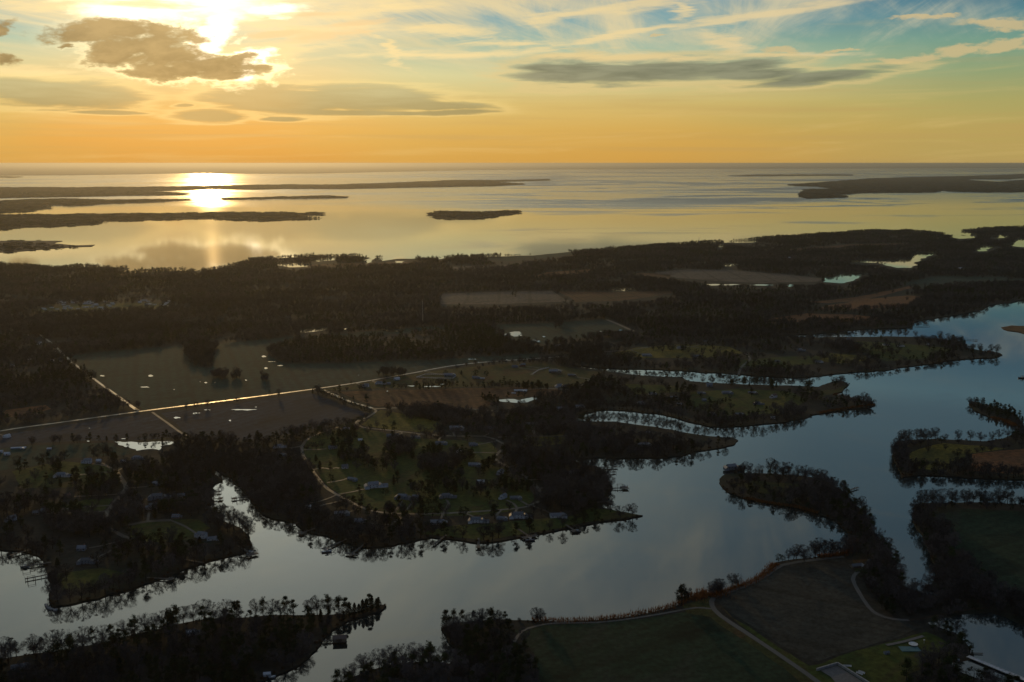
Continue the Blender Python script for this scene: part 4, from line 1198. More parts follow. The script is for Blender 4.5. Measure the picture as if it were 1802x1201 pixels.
    (1337, 647, 'ranch', 0, 'tan', 'slate', 1.0, 'low tan house on the near shore of the upper peninsula'),
    (1367, 638, 'cape', 8, 'tan', 'slate', 0.9, 'dim cape house left of the brightest lawn by the shore'),
    (1493, 598, 'cottage', 0, 'blue', 'slate', 1.1, 'blue cottage by the back creek of the upper peninsula'),
    (1558, 608, 'ranch', 0, 'white', 'slate', 0.9, 'left white house of the two bright ones near the far tip'),
    (1584, 610, 'ranch', 4, 'white', 'slate', 0.9, 'right white house of the two bright ones near the far tip'),
    (1633, 607, 'cottage', 0, 'white', 'slate', 0.9, 'small pale house between the two bright houses and the tip trees'),
    (1657, 603, 'ranch', 5, 'blue', 'slate', 1.0, 'blue house under the big tip trees of the upper peninsula'),
    (1740, 620, 'cottage', 30, 'brick', 'brown', 1.0, 'reddish cottage alone at the outermost tip of the upper peninsula'),
    (1690, 474, 'shed', 0, 'white', 'metal', 2.2, 'white speck of a farm shed in the far fields at right'),
    (1390, 455, 'barn', 0, 'white', 'metal', 0.9, 'pale barn in the far wood at the right of the bay shore'),
    (1345, 605, 'cottage', 0, 'white', 'metal', 0.9, 'little bright house at the end of the back creek'),
    (1287, 826, 'manor', 12, 'blue', 'slate', 1.05, 'large blue grey house at the tip of the curved spit'),
    (1507, 998, 'ranch', 15, 'tan', 'slate', 0.9, 'dim shed roofed house beside the winding track on the near land'),
    (337, 1117, 'cape', 15, 'white', 'slate', 0.9, 'house with a pale roof in the dark bottom left headland'),
    (34, 1176, 'ranch', 20, 'blue', 'slate', 0.9, 'dim blue roof in the bottom left corner of the headland'),
    (470, 1189, 'shed', 10, 'white', 'metal', 1.0, 'little pale roofed shed at the waterline of the headland'),
]
TINY = [(x, y) for x, y in zip(RNG.uniform(98, 205, 34), RNG.uniform(531, 546, 34))] + [(x, y) for x, y in zip(RNG.uniform(245, 300, 16), RNG.uniform(529, 540, 16))] + \
       [(x, y) for x, y in zip(RNG.uniform(72, 190, 14), RNG.uniform(541, 554, 14))]
TINY2 = [(15, 588), (4, 590), (38, 588), (47, 591), (70, 604), (66, 607), (52, 633), (107, 636), (92, 636), (22, 645), (97, 619), (118, 652)]
for t in HOUSES: HOUSE_XY.append((at(t[0], t[1], LANDZ), 11.0 * t[6] if t[2] not in ('long_barn', 'manor') else 15.0 * t[6]))
for t in TINY + TINY2: HOUSE_XY.append((at(*t, LANDZ), 7.0))

# ------------------------------------------------------------------ trees in rows, one by one
# phrase, line in the photograph, spacing, kinds with weights, jitter, size
B, PN, CD, EV = 'bare_tree', 'pine_tree', 'cedar_tree', 'evergreen_tree'
ROWS = [
    ('on the left part of the headland bank at bottom left', [(2, 1160), (60, 1151), (100, 1147), (150, 1138), (200, 1127)], 5.6, [(B, .7), (PN, .3)], 1.6, (0.8, 1.1)),
    ('on the middle part of the headland bank at bottom left', [(215, 1124), (260, 1113), (300, 1101), (345, 1093), (400, 1089)], 5.6, [(B, .8), (PN, .2)], 1.6, (0.85, 1.12)),
    ('on the right part of the headland bank at bottom left', [(410, 1088), (480, 1083), (560, 1083), (600, 1081)], 5.4, [(B, .45), (PN, .55)], 1.8, (0.85, 1.1)),
    ('on the narrow tip of the headland at bottom left', [(608, 1087), (625, 1082), (645, 1077), (670, 1069)], 2.7, [(CD, .85), (PN, .15)], 0.7, (0.85, 1.1)),
    ('in the clump where the near field road meets the shore', [(1246, 1046), (1272, 1040)], 3.0, [(B, 1)], 1.2, (0.72, 0.85)),
    ('in the pair of small trees right of the shore clump', [(1284, 1036), (1306, 1030)], 5.0, [(B, 1)], 0.6, (0.72, 0.85)),
    ('at the left end of the near field row', [(1368, 990), (1388, 985)], 3.6, [(B, .6), (EV, .4)], 1.0, (0.55, 0.7)),
    ('in the row along the top of the near brown field', [(1392, 984), (1440, 981), (1492, 974)], 3.8, [(B, 1)], 0.8, (0.8, 1.1)),
    ('in the tall group on top of the curved spit', [(1352, 834), (1375, 835), (1395, 836)], 5.0, [(B, 1)], 1.5, (0.95, 1.2)),
    ('in the right group on top of the curved spit', [(1402, 836), (1440, 842), (1458, 849)], 7.0, [(B, .8), (EV, .2)], 1.5, (0.8, 1.0)),
    ('along the outer edge of the curved spit', [(1462, 853), (1492, 872), (1508, 888), (1525, 908), (1537, 932)], 6.0, [(B, .5), (PN, .3), (EV, .2)], 2.0, (0.6, 0.95)),
    ('along the inner edge of the curved spit', [(1300, 870), (1350, 883), (1400, 889), (1440, 900), (1470, 912), (1488, 932)], 10.0, [(B, .4), (EV, .4), (PN, .2)], 2.0, (0.55, 0.8)),
    ('on the far bank of the right hand meadow island', [(1582, 779), (1600, 777), (1650, 775)], 4.6, [(B, 1)], 2.0, (0.9, 1.15)),
    ('beside the dark evergreen on the meadow island', [(1680, 777), (1695, 777), (1722, 778), (1745, 777), (1760, 774), (1772, 770)], 12.0, [(B, 1)], 1.5, (0.75, 1.0)),
    ('along the left edge of the meadow island', [(1576, 790), (1574, 806), (1582, 822), (1588, 836)], 6.0, [(B, .8), (EV, .2)], 2.0, (0.7, 1.0)),
    ('along the near bank of the meadow island', [(1600, 836), (1680, 838), (1740, 841), (1800, 843)], 9.0, [(B, .7), (EV, .3)], 2.0, (0.4, 0.65)),
    ('on the small islet at the right', [(1716, 716), (1740, 720), (1770, 729), (1788, 736)], 7.5, [(PN, .7), (EV, .3)], 3.0, (0.65, 0.85)),
    ('at the end of the brown spit of the middle peninsula', [(1517, 708), (1531, 710)], 7.0, [(B, 1)], 0.4, (0.9, 1.05)),
    ('on the grassy tip below the docks', [(1102, 903), (1113, 905)], 6.0, [(B, 1)], 0.5, (0.6, 0.75)),
    ('in the avenue between grey field and loop lane', [(452, 797), (500, 786), (550, 773), (600, 760), (634, 748)], 9.5, [(EV, 1)], 0.6, (0.85, 1.05)),
    ('along the hedgerow lane under the straight road', [(560, 690), (585, 701), (612, 712), (640, 722), (650, 728)], 7.0, [(EV, .7), (B, .3)], 2.0, (0.5, 0.8)),
    ('on the shore opposite the wooded point', [(442, 878), (455, 891), (470, 904), (500, 912), (525, 921)], 8.0, [(B, .9), (PN, .1)], 2.0, (0.75, 1.0)),
    ('on the near shore left of the long docks', [(545, 934), (580, 942), (620, 957), (660, 960)], 8.5, [(B, .85), (PN, .15)], 2.0, (0.85, 1.1)),
    ('on the near shore in the middle below the loop', [(680, 957), (720, 951), (760, 943), (790, 945)], 9.0, [(B, .85), (PN, .15)], 2.0, (0.8, 1.1)),
    ('on the lawn shore below the wide bright house', [(805, 947), (850, 951), (880, 948), (900, 945), (930, 939)], 13.0, [(B, .75), (PN, .25)], 2.0, (0.8, 1.1)),
    ('on the lawn shore right of the long dock', [(960, 935), (990, 929), (1020, 922), (1070, 914)], 13.0, [(B, .6), (EV, .4)], 1.5, (0.6, 0.85)),
    ('along the left half of the western peninsula bank', [(96, 1062), (140, 1056), (180, 1048), (230, 1033)], 9.0, [(B, 1)], 1.5, (0.85, 1.1)),
    ('along the right half of the western peninsula bank', [(250, 1026), (290, 1012), (330, 996), (370, 984), (420, 970)], 10.0, [(B, .85), (PN, .15)], 1.5, (0.8, 1.1)),
    ('on the wooded point facing the narrow creek', [(374, 908), (395, 918), (415, 926), (432, 938), (438, 950)], 8.0, [(B, 1)], 1.0, (1.0, 1.2)),
    ('on the shore of the cove at the left edge', [(0, 963), (30, 966), (60, 975), (76, 992)], 8.0, [(B, 1)], 1.5, (0.8, 1.0)),
    ('on the far bank of the near right land', [(1612, 886), (1640, 885), (1680, 884), (1720, 885), (1790, 888)], 5.4, [(B, 1)], 2.0, (0.85, 1.15)),
    ('along the channel bank of the near right land', [(1606, 900), (1614, 930), (1630, 960), (1642, 990), (1644, 1016)], 6.5, [(B, .8), (EV, .2)], 2.5, (0.7, 1.0)),
    ('along the channel beside the near winding track', [(1540, 950), (1562, 978), (1576, 1004), (1584, 1022)], 6.0, [(B, .75), (PN, .25)], 2.5, (0.7, 1.0)),
    ('at the top of the bare wood at the bottom middle', [(615, 1194), (645, 1181), (690, 1171), (740, 1167), (788, 1170)], 6.5, [(B, .95), (PN, .05)], 2.0, (0.85, 1.05)),
    ('on the knoll of dark trees at the bottom middle', [(782, 1106), (800, 1098), (840, 1094), (880, 1091), (905, 1092)], 6.0, [(PN, .5), (B, .3), (EV, .2)], 2.0, (0.55, 0.85)),
    ('beside the pier in the bottom right corner', [(1690, 1135), (1706, 1146), (1708, 1158)], 6.0, [(EV, .7), (PN, .3)], 1.5, (0.45, 0.6)),
    ('on the causeway above the corner cove', [(1660, 1086), (1700, 1078), (1740, 1074), (1790, 1090)], 11.0, [(B, .8), (EV, .2)], 1.0, (0.6, 0.85)),
    ('under the far tip of the upper peninsula', [(1640, 598), (1665, 600), (1690, 604), (1696, 610)], 10.0, [(EV, .5), (B, .5)], 2.0, (0.9, 1.2)),
    ('along the back creek of the upper peninsula', [(1470, 594), (1530, 593), (1580, 593), (1625, 594)], 14.0, [(B, .7), (PN, .3)], 2.0, (0.8, 1.1)),
    ('on the near shore of the middle peninsula', [(1220, 747), (1290, 749), (1350, 744), (1410, 734)], 12.0, [(B, 1)], 2.0, (0.8, 1.1)),
    ('on the upper creek bank of the middle peninsula', [(1230, 674), (1300, 677), (1370, 679), (1430, 682)], 14.0, [(B, .6), (EV, .4)], 2.0, (0.6, 1.0)),
    ('on the bank above the middle creek strip', [(1035, 725), (1060, 719), (1110, 721), (1160, 726), (1205, 738)], 6.5, [(B, 1)], 2.0, (0.8, 1.1)),
    ('on the bank above the upper creek strip', [(1060, 646), (1100, 647), (1200, 650), (1270, 654), (1330, 660), (1390, 663)], 11.0, [(B, .85), (EV, .15)], 2.0, (0.8, 1.1)),
    ('on the far bank of the thin wooded point', [(1020, 743), (1080, 744), (1110, 748), (1150, 753), (1185, 759), (1240, 768)], 9.0, [(B, .8), (EV, .2)], 2.0, (0.5, 0.85)),
    ('on the near bank of the thin wooded point', [(1060, 803), (1120, 804), (1190, 801), (1240, 790), (1285, 780)], 11.0, [(B, .8), (PN, .2)], 2.0, (0.7, 1.0)),
]
SINGLES = [   # x, y, kind, size, label
    (1303, 830, CD, 0.62, 'small dark conical evergreen right beside the house on the spit tip'),
    (1341, 834, CD, 0.55, 'tiny conical evergreen alone between two bare groups on the spit'),
    (1657, 781, EV, 0.95, 'round dark evergreen alone behind the field of the meadow island'),
    (1436, 846, EV, 0.7, 'round dark evergreen on top of the curved spit'),
    (1744, 622, B, 1.1, 'left bare tree beside the reddish cottage at the outermost tip'),
    (1754, 624, B, 1.25, 'large bare tree right of the reddish cottage at the outermost tip'),
    (1470, 684, EV, 1.2, 'dark rounded tree on the knob of the middle peninsula'),
    (1299, 833, B, 0.7, 'little bare tree touching the house on the spit tip'),
    (1320, 833, B, 0.75, 'small bare tree on the spit just right of the tiny house evergreen'),
    (837, 664, EV, 1.15, 'larger round dark tree left of the white trailer by the paddock'),
    (856, 664, EV, 0.95, 'smaller round dark tree right of the white trailer by the paddock'),
    (812, 660, CD, 0.8, 'little dark conifer alone on the grass right of the paddock'),
    (784, 659, EV, 0.8, 'dark tree standing over the low house of the paddock'),
    (677, 760, EV, 1.0, 'round dark tree on the lane at the upper left of the loop'),
    (208, 962, EV, 0.0, ''),
    (556, 688, EV, 0.9, 'dark tree at the roadside where the lane leaves the straight road'),
    (474, 694, EV, 0.5, 'small dark bush at the upper verge of the straight road'),
    (618, 676, EV, 0.45, 'small dark bush on the straight road right of the lane'),
    (373, 709, EV, 0.35, 'left of two dark roadside bushes in the middle of the straight road'),
    (398, 706, EV, 0.35, 'right of two dark roadside bushes in the middle of the straight road'),
    (230, 950, EV, 1.0, 'dark round tree at the left end of the western lawn'),
    (246, 952, EV, 0.85, 'smaller dark round tree beside the one at the left end of the western lawn'),
    (271, 962, EV, 1.2, 'big dark tree at the lower left of the western lawn'),
    (556, 812, CD, 0.9, 'small dark conifer on the grass just right of the left lane curve'),
    (563, 826, CD, 1.0, 'small dark conifer below the first one right of the left lane curve'),
    (582, 850, EV, 0.9, 'dark round tree inside the loop where the lane leaves the photo centre'),
    (693, 854, CD, 1.0, 'dark conifer right of the largest loop house'),
    (678, 872, EV, 0.8, 'dark round tree below the largest loop house'),
    (799, 862, CD, 1.3, 'tall dark conifer behind the grey house of the loop'),
    (745, 912, EV, 1.3, 'big dark tree on the loop lane above the near shore'),
    (870, 914, PN, 1.1, 'tall dark pine on the waterside lawn right of the pale house'),
    (816, 912, EV, 1.2, 'large dark tree on the waterside lawn left of the pale house'),
]
EXTRA_CLUMPS = [   # dark evergreen clumps and hedges drawn in the photograph: x, y, half width, half height, kind, count
    (612, 770, 26, 4, EV, 16), (602, 788, 20, 8, EV, 14), (612, 806, 22, 7, EV, 18), (638, 798, 7, 9, EV, 8), (820, 806, 18, 6, EV, 14), (858, 822, 14, 5, EV, 10),
    (908, 862, 34, 4, EV, 26), (300, 862, 28, 3, EV, 18), (290, 900, 26, 4, EV, 14), (398, 664, 26, 5, B, 40), (352, 622, 26, 24, B, 110), (690, 660, 30, 3, B, 30),
    (940, 684, 34, 2.5, EV, 24), (770, 733, 60, 8, B, 90), (460, 668, 12, 6, B, 8), (985, 575, 10, 6, B, 12), (860, 705, 14, 1.5, EV, 8), (1030, 690, 26, 8, PN, 34), (905, 520, 4, 4, EV, 5),
    (115, 905, 40, 8, EV, 26), (140, 930, 60, 12, B, 40), (100, 830, 10, 6, EV, 7), (200, 812, 6, 5, CD, 6), (705, 790, 26, 14, B, 50), (770, 822, 40, 12, B, 50), (700, 905, 20, 6, B, 10), (760, 800, 16, 6, EV, 12),
    (1020, 742, 16, 5, EV, 12), (930, 732, 30, 5, B, 40), (965, 840, 30, 10, EV, 24), (960, 750, 30, 3, EV, 10), (1200, 690, 30, 3, EV, 16), (1310, 678, 30, 3, EV, 16), (1360, 684, 8, 3, EV, 6), (1420, 684, 10, 3, EV, 6)]

def in_any_land(P):
    ok = np.zeros(len(P), bool)
    for nm in ('ground', 'headland', 'near_ground', 'island_ground'):
        for pl in LANDS[nm]: ok |= in_poly(P, pl)
    return ok
def on_land(p):
    return bool(in_any_land(np.array([p]))[0])

ORD = ['first', 'second', 'third', 'fourth', 'fifth', 'sixth', 'seventh', 'eighth', 'ninth', 'tenth', 'eleventh', 'twelfth', 'thirteenth', 'fourteenth', 'fifteenth', 'sixteenth',
       'seventeenth', 'eighteenth', 'nineteenth', 'twentieth', 'twenty-first', 'twenty-second', 'twenty-third', 'twenty-fourth', 'twenty-fifth', 'twenty-sixth', 'twenty-seventh', 'twenty-eighth']
LOOK = {B: 'bare', PN: 'pine', CD: 'narrow conifer', EV: 'dark leafy'}
TREE_N = [0]
def plant(kind, p, s, label, group=None, variant=None, rot=None):
    TREE_N[0] += 1
    vs = KIND[kind]
    t, c, j = vs[(TREE_N[0] * 7 + int(abs(p[0]))) % len(vs)] if variant is None else vs[variant]
    e = bpy.data.objects.new(kind, None)
    e.empty_display_size = 1
    e.location = (p[0], p[1], LANDZ - 0.05)
    e.rotation_euler = (0, 0, random.uniform(0, 6.28))
    sc = s * random.uniform(0.95, 1.05)
    e.scale = (sc, sc, s)
    COL.objects.link(e)
    e['label'] = label; e['category'] = 'tree'
    if group: e['group'] = group
    a = bpy.data.objects.new('trunk', t); a.parent = e; COL.objects.link(a)
    b = bpy.data.objects.new('crown', c); b.parent = e; COL.objects.link(b)
    return e

TAKEN = []
planted = {B: 0, PN: 0, CD: 0, EV: 0}
for phrase, px, gap, kinds, jit, (s0, s1) in ROWS:
    line = [at(x, y, LANDZ) for x, y in px]
    spots = []
    carry = gap * 0.3
    for a, b in zip(line[:-1], line[1:]):
        L = np.linalg.norm(b - a); d = carry
        while d < L:
            p = a + (b - a) * d / L + RNG.normal(0, jit * 0.5, 2)
            spots.append(p)
            d += gap * random.uniform(0.75, 1.3)
        carry = d - L
    fixed = []
    for p in spots:
        for k in range(14):
            q = p + (RNG.normal(0, 1.5 + k * 0.35, 2) if k else 0)
            if on_land(q): fixed.append(q); break
    spots = fixed
    if not spots: continue
    spots.sort(key=lambda p: to_pix(p, LANDZ)[0])
    recs = [(p, random.choices([k for k, w in kinds], [w for k, w in kinds])[0]) for p in spots]
    cnt = {}
    tot = {k: sum(1 for r in recs if r[1] == k) for k in LOOK}
    for p, k in recs:
        n = cnt.get(k, 0); cnt[k] = n + 1
        if tot[k] == 1: lab = f'the only {LOOK[k]} tree {phrase}'
        elif tot[k] == 2: lab = f'{"left" if n == 0 else "right"} {LOOK[k]} tree of two {phrase}'
        elif n == 0: lab = f'leftmost {LOOK[k]} tree {phrase}'
        elif n == tot[k] - 1: lab = f'rightmost {LOOK[k]} tree {phrase}'
        else: lab = f'{ORD[n]} {LOOK[k]} tree from left {phrase}'
        plant(k, p, random.uniform(s0, s1) * 1.04, lab, 'trees ' + phrase)
        TAKEN.append(p); planted[k] += 1
for x, y, k, s, lab in SINGLES:
    if s <= 0: continue
    p = at(x, y, LANDZ)
    if not on_land(p):
        print('single in water', x, y)
    plant(k, p, s, lab); TAKEN.append(p); planted[k] += 1
print('planted', planted)

# ------------------------------------------------------------------ woods: everything that cannot be told apart
REST = {B: [], 'evergreen': []}
def scatter(d0, d1, gap, smin, smax, sparse=1.0):
    half = 0.56 * d1 + 120
    nx, ny = int(2 * half / gap), int((d1 - d0) / gap)
    gx, gy = np.meshgrid(np.arange(nx) * gap - half, np.arange(ny) * gap + d0)
    P = np.stack([gx.ravel(), gy.ravel()], 1) + RNG.uniform(-0.48, 0.48, (nx * ny, 2)) * gap
    P = P[np.abs(P[:, 0]) < 0.56 * P[:, 1] + 60]
    P = P[in_any_land(P)]
    ever = np.full(len(P), 0.0); dens = np.ones(len(P))
    nz = vnoise(P, 90, 3) * 0.6 + vnoise(P, 35, 4) * 0.4
    ever[:] = np.where(nz > 0.64, 0.6, np.where(nz > 0.56, 0.18, 0.03))
    for pl, ev, de in ZP:
        m = in_poly(P, pl)
        ever[m] = np.clip(ev + (nz[m] - 0.5) * 2.2, 0.02, 0.98)
        dens[m] = np.where(de < 0.99, np.clip(de + (vnoise(P[m], 42, 9) - 0.5) * 1.9, 0.03, 1.0), 1.0)
    for pl, de in FIELDS:
        m = in_poly(P, pl)
        dens[m] = np.minimum(dens[m], de * np.clip((vnoise(P[m], 38, 5) - 0.25) * 3.2, 0.1, 1.6)) if de > 0 else 0
    for ln, r in ROADS:
        dens[near_line(P, ln, r + 1.5)] = 0
    for c, r in HOUSE_XY:
        dens[((P - c) ** 2).sum(1) < r * r] = 0
    if TAKEN and d0 < 1700:
        T = np.array(TAKEN)
        for t in T:
            m = (np.abs(P[:, 0] - t[0]) < 4.5) & (np.abs(P[:, 1] - t[1]) < 4.5)
            dens[m] = 0
    # glades and thin stands
    gl = vnoise(P, 70, 21) * 0.6 + vnoise(P, 26, 22) * 0.4
    if d0 > 900: dens *= np.clip(1.15 - np.maximum(0, gl - 0.55) * 5.0, 0.12, 1.0)
    # open water and open ground stay in sight: a crown in front of them would hide them
    R = np.hypot(P[:, 0], P[:, 1])
    for hh in (3.5, 7.0, 10.5, 13.0):
        Q = P * (H / (H - hh))
        for pl, de in VIS:
            dens[in_poly(Q, pl)] *= de if hh > 3.5 else min(1, de * 1.5)
    keep = RNG.random(len(P)) < dens
    P, ever = P[keep], ever[keep]
    isev = RNG.random(len(P)) < ever
    sc = RNG.uniform(smin, smax, len(P)) * (0.72 + 0.56 * vnoise(P, 55, 8))
    for i in range(len(P)):
        (REST['evergreen'] if isev[i] else REST[B]).append((P[i, 0], P[i, 1], sc[i]))
VIS = [(wpoly(px), de) for px, de in VISIBLE] + [(wpoly(px), 0.45 if 495 < np.mean([q[1] for q in px]) < 516 else 0.06) for px in POND]
VIS += [(pl, 0.12) for pl, de in FIELDS if de == 0 and pl[:, 1].min() > 1700 and len(pl) > 6]
scatter(420, 1000, 6.8, 0.7, 1.05)
scatter(1000, 1900, 7.2, 0.58, 0.88)
scatter(1900, 5200, 9.6, 0.62, 0.92)
for (x, y, a, b, k, n) in EXTRA_CLUMPS:
    for _ in range(n):
        t, r = random.uniform(0, 6.28), math.sqrt(random.random())
        p = at(x + a * r * math.cos(t), y + b * r * math.sin(t), LANDZ)
        if not on_land(p): continue
        (REST[B] if k == B else REST['evergreen']).append((p[0], p[1], random.uniform(0.6, 0.95)))

# the nearest of them stand as trees of their own
AREA = [(wpoly(HEAD), 'in the dark wood of the bottom left headland'), (wpoly([(575, 1235), (640, 1180), (800, 1160), (820, 1240)]), 'in the bare wood at the bottom middle'),
        (wpoly([(780, 1095), (910, 1085), (945, 1150), (950, 1230), (800, 1230)]), 'in the dark wood left of the near green field'),
        (wpoly([(1480, 920), (1540, 930), (1660, 1050), (1640, 1100), (1520, 1080), (1490, 980)]), 'in the wood along the winding track at right'),
        (wpoly([(1600, 880), (2100, 880), (2100, 1100), (1650, 1100)]), 'in the wood of the near right land')]
for key, cap in ((B, 300 - planted[B]), ('evergreen', 90)):
    L = REST[key]
    P = np.array([(a, b) for a, b, s in L])
    q = to_pix(P, LANDZ)
    vis = (q[:, 0] > 4) & (q[:, 0] < 1798) & (q[:, 1] < 1196)
    size = np.array([s for a, b, s in L]) / np.hypot(P[:, 1], P[:, 0])
    order = [i for i in np.argsort(-size) if vis[i]]
    taken = set()
    for i in order:
        if len(taken) >= max(cap, 0): break
        lab = next((ph for pl, ph in AREA if in_poly(P[i:i + 1], pl)[0]), None)
        if lab is None: continue
        taken.add(i)
        k = B if key == B else random.choice((PN, PN, EV))
        plant(k, P[i], L[i][2], f'{"leafless grey" if k == B else "dark pine" if k == PN else "dark evergreen"} tree {lab}', f'{LOOK[k]} trees {lab}')
    REST[key] = [t for i, t in enumerate(L) if i not in taken]
print('woods', {k: len(v) for k, v in REST.items()}, 'single trees', TREE_N[0])

def proto(me):
    return bpy.data.objects.new('tree_shape', me)

def wood(name, label, pts, protos, z=LANDZ - 0.05):
    pts = np.asarray(pts, float)
    n = len(pts)
    me = bpy.data.meshes.new(name)
    me.vertices.add(n)
    co = np.zeros((n, 3)); co[:, :2] = pts[:, :2]; co[:, 2] = z
    me.vertices.foreach_set('co', co.ravel())
    for nm, arr in (('turn', RNG.uniform(0, 6.28, n)), ('size', pts[:, 2]), ('pick', RNG.uniform(0, len(protos), n))):
        at_ = me.attributes.new(nm, 'FLOAT', 'POINT')
        at_.data.foreach_set('value', arr.astype(np.float32))
    me.update()
    nt = bpy.data.node_groups.new(name, 'GeometryNodeTree')
    nt.interface.new_socket('Geometry', in_out='INPUT', socket_type='NodeSocketGeometry')
    nt.interface.new_socket('Geometry', in_out='OUTPUT', socket_type='NodeSocketGeometry')
    N, Lk = nt.nodes, nt.links
    gi, go = N.new('NodeGroupInput'), N.new('NodeGroupOutput')
    join = N.new('GeometryNodeJoinGeometry')
    for m in protos:
        oi = N.new('GeometryNodeObjectInfo'); oi.inputs['Object'].default_value = proto(m); oi.inputs['As Instance'].default_value = True
        Lk.new(oi.outputs['Geometry'], join.inputs[0])
    def attr(nm):
        a = N.new('GeometryNodeInputNamedAttribute'); a.data_type = 'FLOAT'; a.inputs['Name'].default_value = nm
        return a.outputs['Attribute']
    iop = N.new('GeometryNodeInstanceOnPoints')
    Lk.new(gi.outputs[0], iop.inputs['Points'])
    Lk.new(join.outputs[0], iop.inputs['Instance'])
    iop.inputs['Pick Instance'].default_value = True
    fl = N.new('FunctionNodeFloatToInt'); fl.rounding_mode = 'FLOOR'
    Lk.new(attr('pick'), fl.inputs[0]); Lk.new(fl.outputs[0], iop.inputs['Instance Index'])
    cx = N.new('ShaderNodeCombineXYZ'); Lk.new(attr('turn'), cx.inputs[2])
    Lk.new(cx.outputs[0], iop.inputs['Rotation'])
    cs = N.new('ShaderNodeCombineXYZ'); sz = attr('size')
    for k in range(3): Lk.new(sz, cs.inputs[k])
    Lk.new(cs.outputs[0], iop.inputs['Scale'])
    Lk.new(iop.outputs[0], go.inputs[0])
    o = link(name, me, None, kind='stuff', label=label)
    md = o.modifiers.new('scatter', 'NODES'); md.node_group = nt
    return o
wood('bare_woodland', 'leafless winter woodland covering the flat land', REST[B], [v[2] for v in KIND[B]])
wood('evergreen_woodland', 'dark pines and evergreens spread through the winter woodland', REST['evergreen'], [v[2] for v in KIND[PN]] + [v[2] for v in KIND[PN]] + [v[2] for v in KIND[EV]] + [v[2] for v in KIND[CD]][:1])

# canopy of the bay islands
isl = []
for nm in BAY:
    for pl in LANDS[nm]:
        lo, hi = pl.min(0), pl.max(0)
        gp = 30.0 if lo[1] < 9000 else 42.0
        nx, ny = int((hi[0] - lo[0]) / gp) + 1, int((hi[1] - lo[1]) / gp) + 1
        gx, gy = np.meshgrid(np.arange(nx) * gp + lo[0], np.arange(ny) * gp + lo[1])
        P = np.stack([gx.ravel(), gy.ravel()], 1) + RNG.uniform(-0.5, 0.5, (nx * ny, 2)) * gp
        P = P[np.abs(P[:, 0]) < 0.6 * P[:, 1]]
        P = P[in_poly(P, pl)]
        if nm == 'marsh_island': P = P[vnoise(P, 120, 6) > 0.45]
        h = 0.32 + 0.40 * vnoise(P, 300, 7) + 0.45 * vnoise(P, 60, 17)
        if nm == 'marsh_island': h *= 0.5
        isl += [(p[0], p[1], s) for p, s in zip(P, h)]
print('island groves', len(isl))
wood('island_woodland', 'low wooded cover of the islands in the bay', isl, groves, 1.0)

# scrub and reeds along the water
sb = []
for ring in [LANDS['near_ground'][0], LANDS['island_ground'][0], LANDS['ground'][0], LANDS['headland'][0]]:
    for a, b in zip(ring, np.roll(ring, -1, 0)):
        L = np.linalg.norm(b - a)
        m = (a + b) / 2
        if m[1] > 1700 or m[1] < 400 or L > 400: continue
        for _ in range(int(L / 3.4 + random.random())):
            p = a + (b - a) * random.random() + RNG.normal(0, 2.0, 2)
            sb.append((p[0], p[1], random.uniform(0.5, 1.1)))
sb = np.array(sb)
keep = in_any_land(sb[:, :2])
for pl, de in FIELDS: keep &= ~in_poly(sb[:, :2], pl)
nn = vnoise(sb[:, :2], 40, 13)
keep &= nn > 0.30
wood('shore_scrub', 'tangled brown scrub along the banks of the creek', sb[keep], bush_me)

rd = MB()
def reeds(px, width, n, hmin=1.4, hmax=2.6):
    line = [at(x, y, LANDZ) for x, y in px]
    for a, b in zip(line[:-1], line[1:]):
        L = np.linalg.norm(b - a); d = (b - a) / L; nrm = np.array([-d[1], d[0]])
        for _ in range(int(L * n)):
            p = a + d * random.uniform(0, L) + nrm * random.gauss(0, width / 2)
            h = random.uniform(hmin, hmax)
            w = random.uniform(0.12, 0.3)
            t = random.uniform(0, 3.14)
            dx_, dy_ = math.cos(t) * w, math.sin(t) * w
            z = LANDZ - 0.3
            rd.tri((p[0] - dx_, p[1] - dy_, z), (p[0] + dx_, p[1] + dy_, z), (p[0] + random.gauss(0, .3), p[1] + random.gauss(0, .3), z + h))
reeds([(935, 1091), (1000, 1093), (1060, 1090), (1130, 1080), (1190, 1065), (1212, 1053)], 4.0, 16)
reeds([(1210, 1055), (1225, 1047), (1245, 1048), (1275, 1041)], 8.0, 40, 1.8, 3.2)
reeds([(1275, 1041), (1330, 1021), (1352, 1006), (1364, 992)], 4.0, 22)
reeds([(1440, 980), (1480, 975), (1500, 966), (1499, 950)], 4.5, 36)
reeds([(1310, 877), (1350, 885), (1400, 892), (1440, 903)], 3.0, 16)
reeds([(1470, 694), (1505, 704), (1538, 712), (1490, 719), (1440, 727)], 4.0, 14)
reeds([(1745, 735), (1768, 740), (1790, 750)], 5.0, 20)
me = rd.mesh('reeds'); me.materials.append(MATS['reed'])
link('reeds', me, None, kind='stuff', label='orange marsh reeds fringing the near shore')

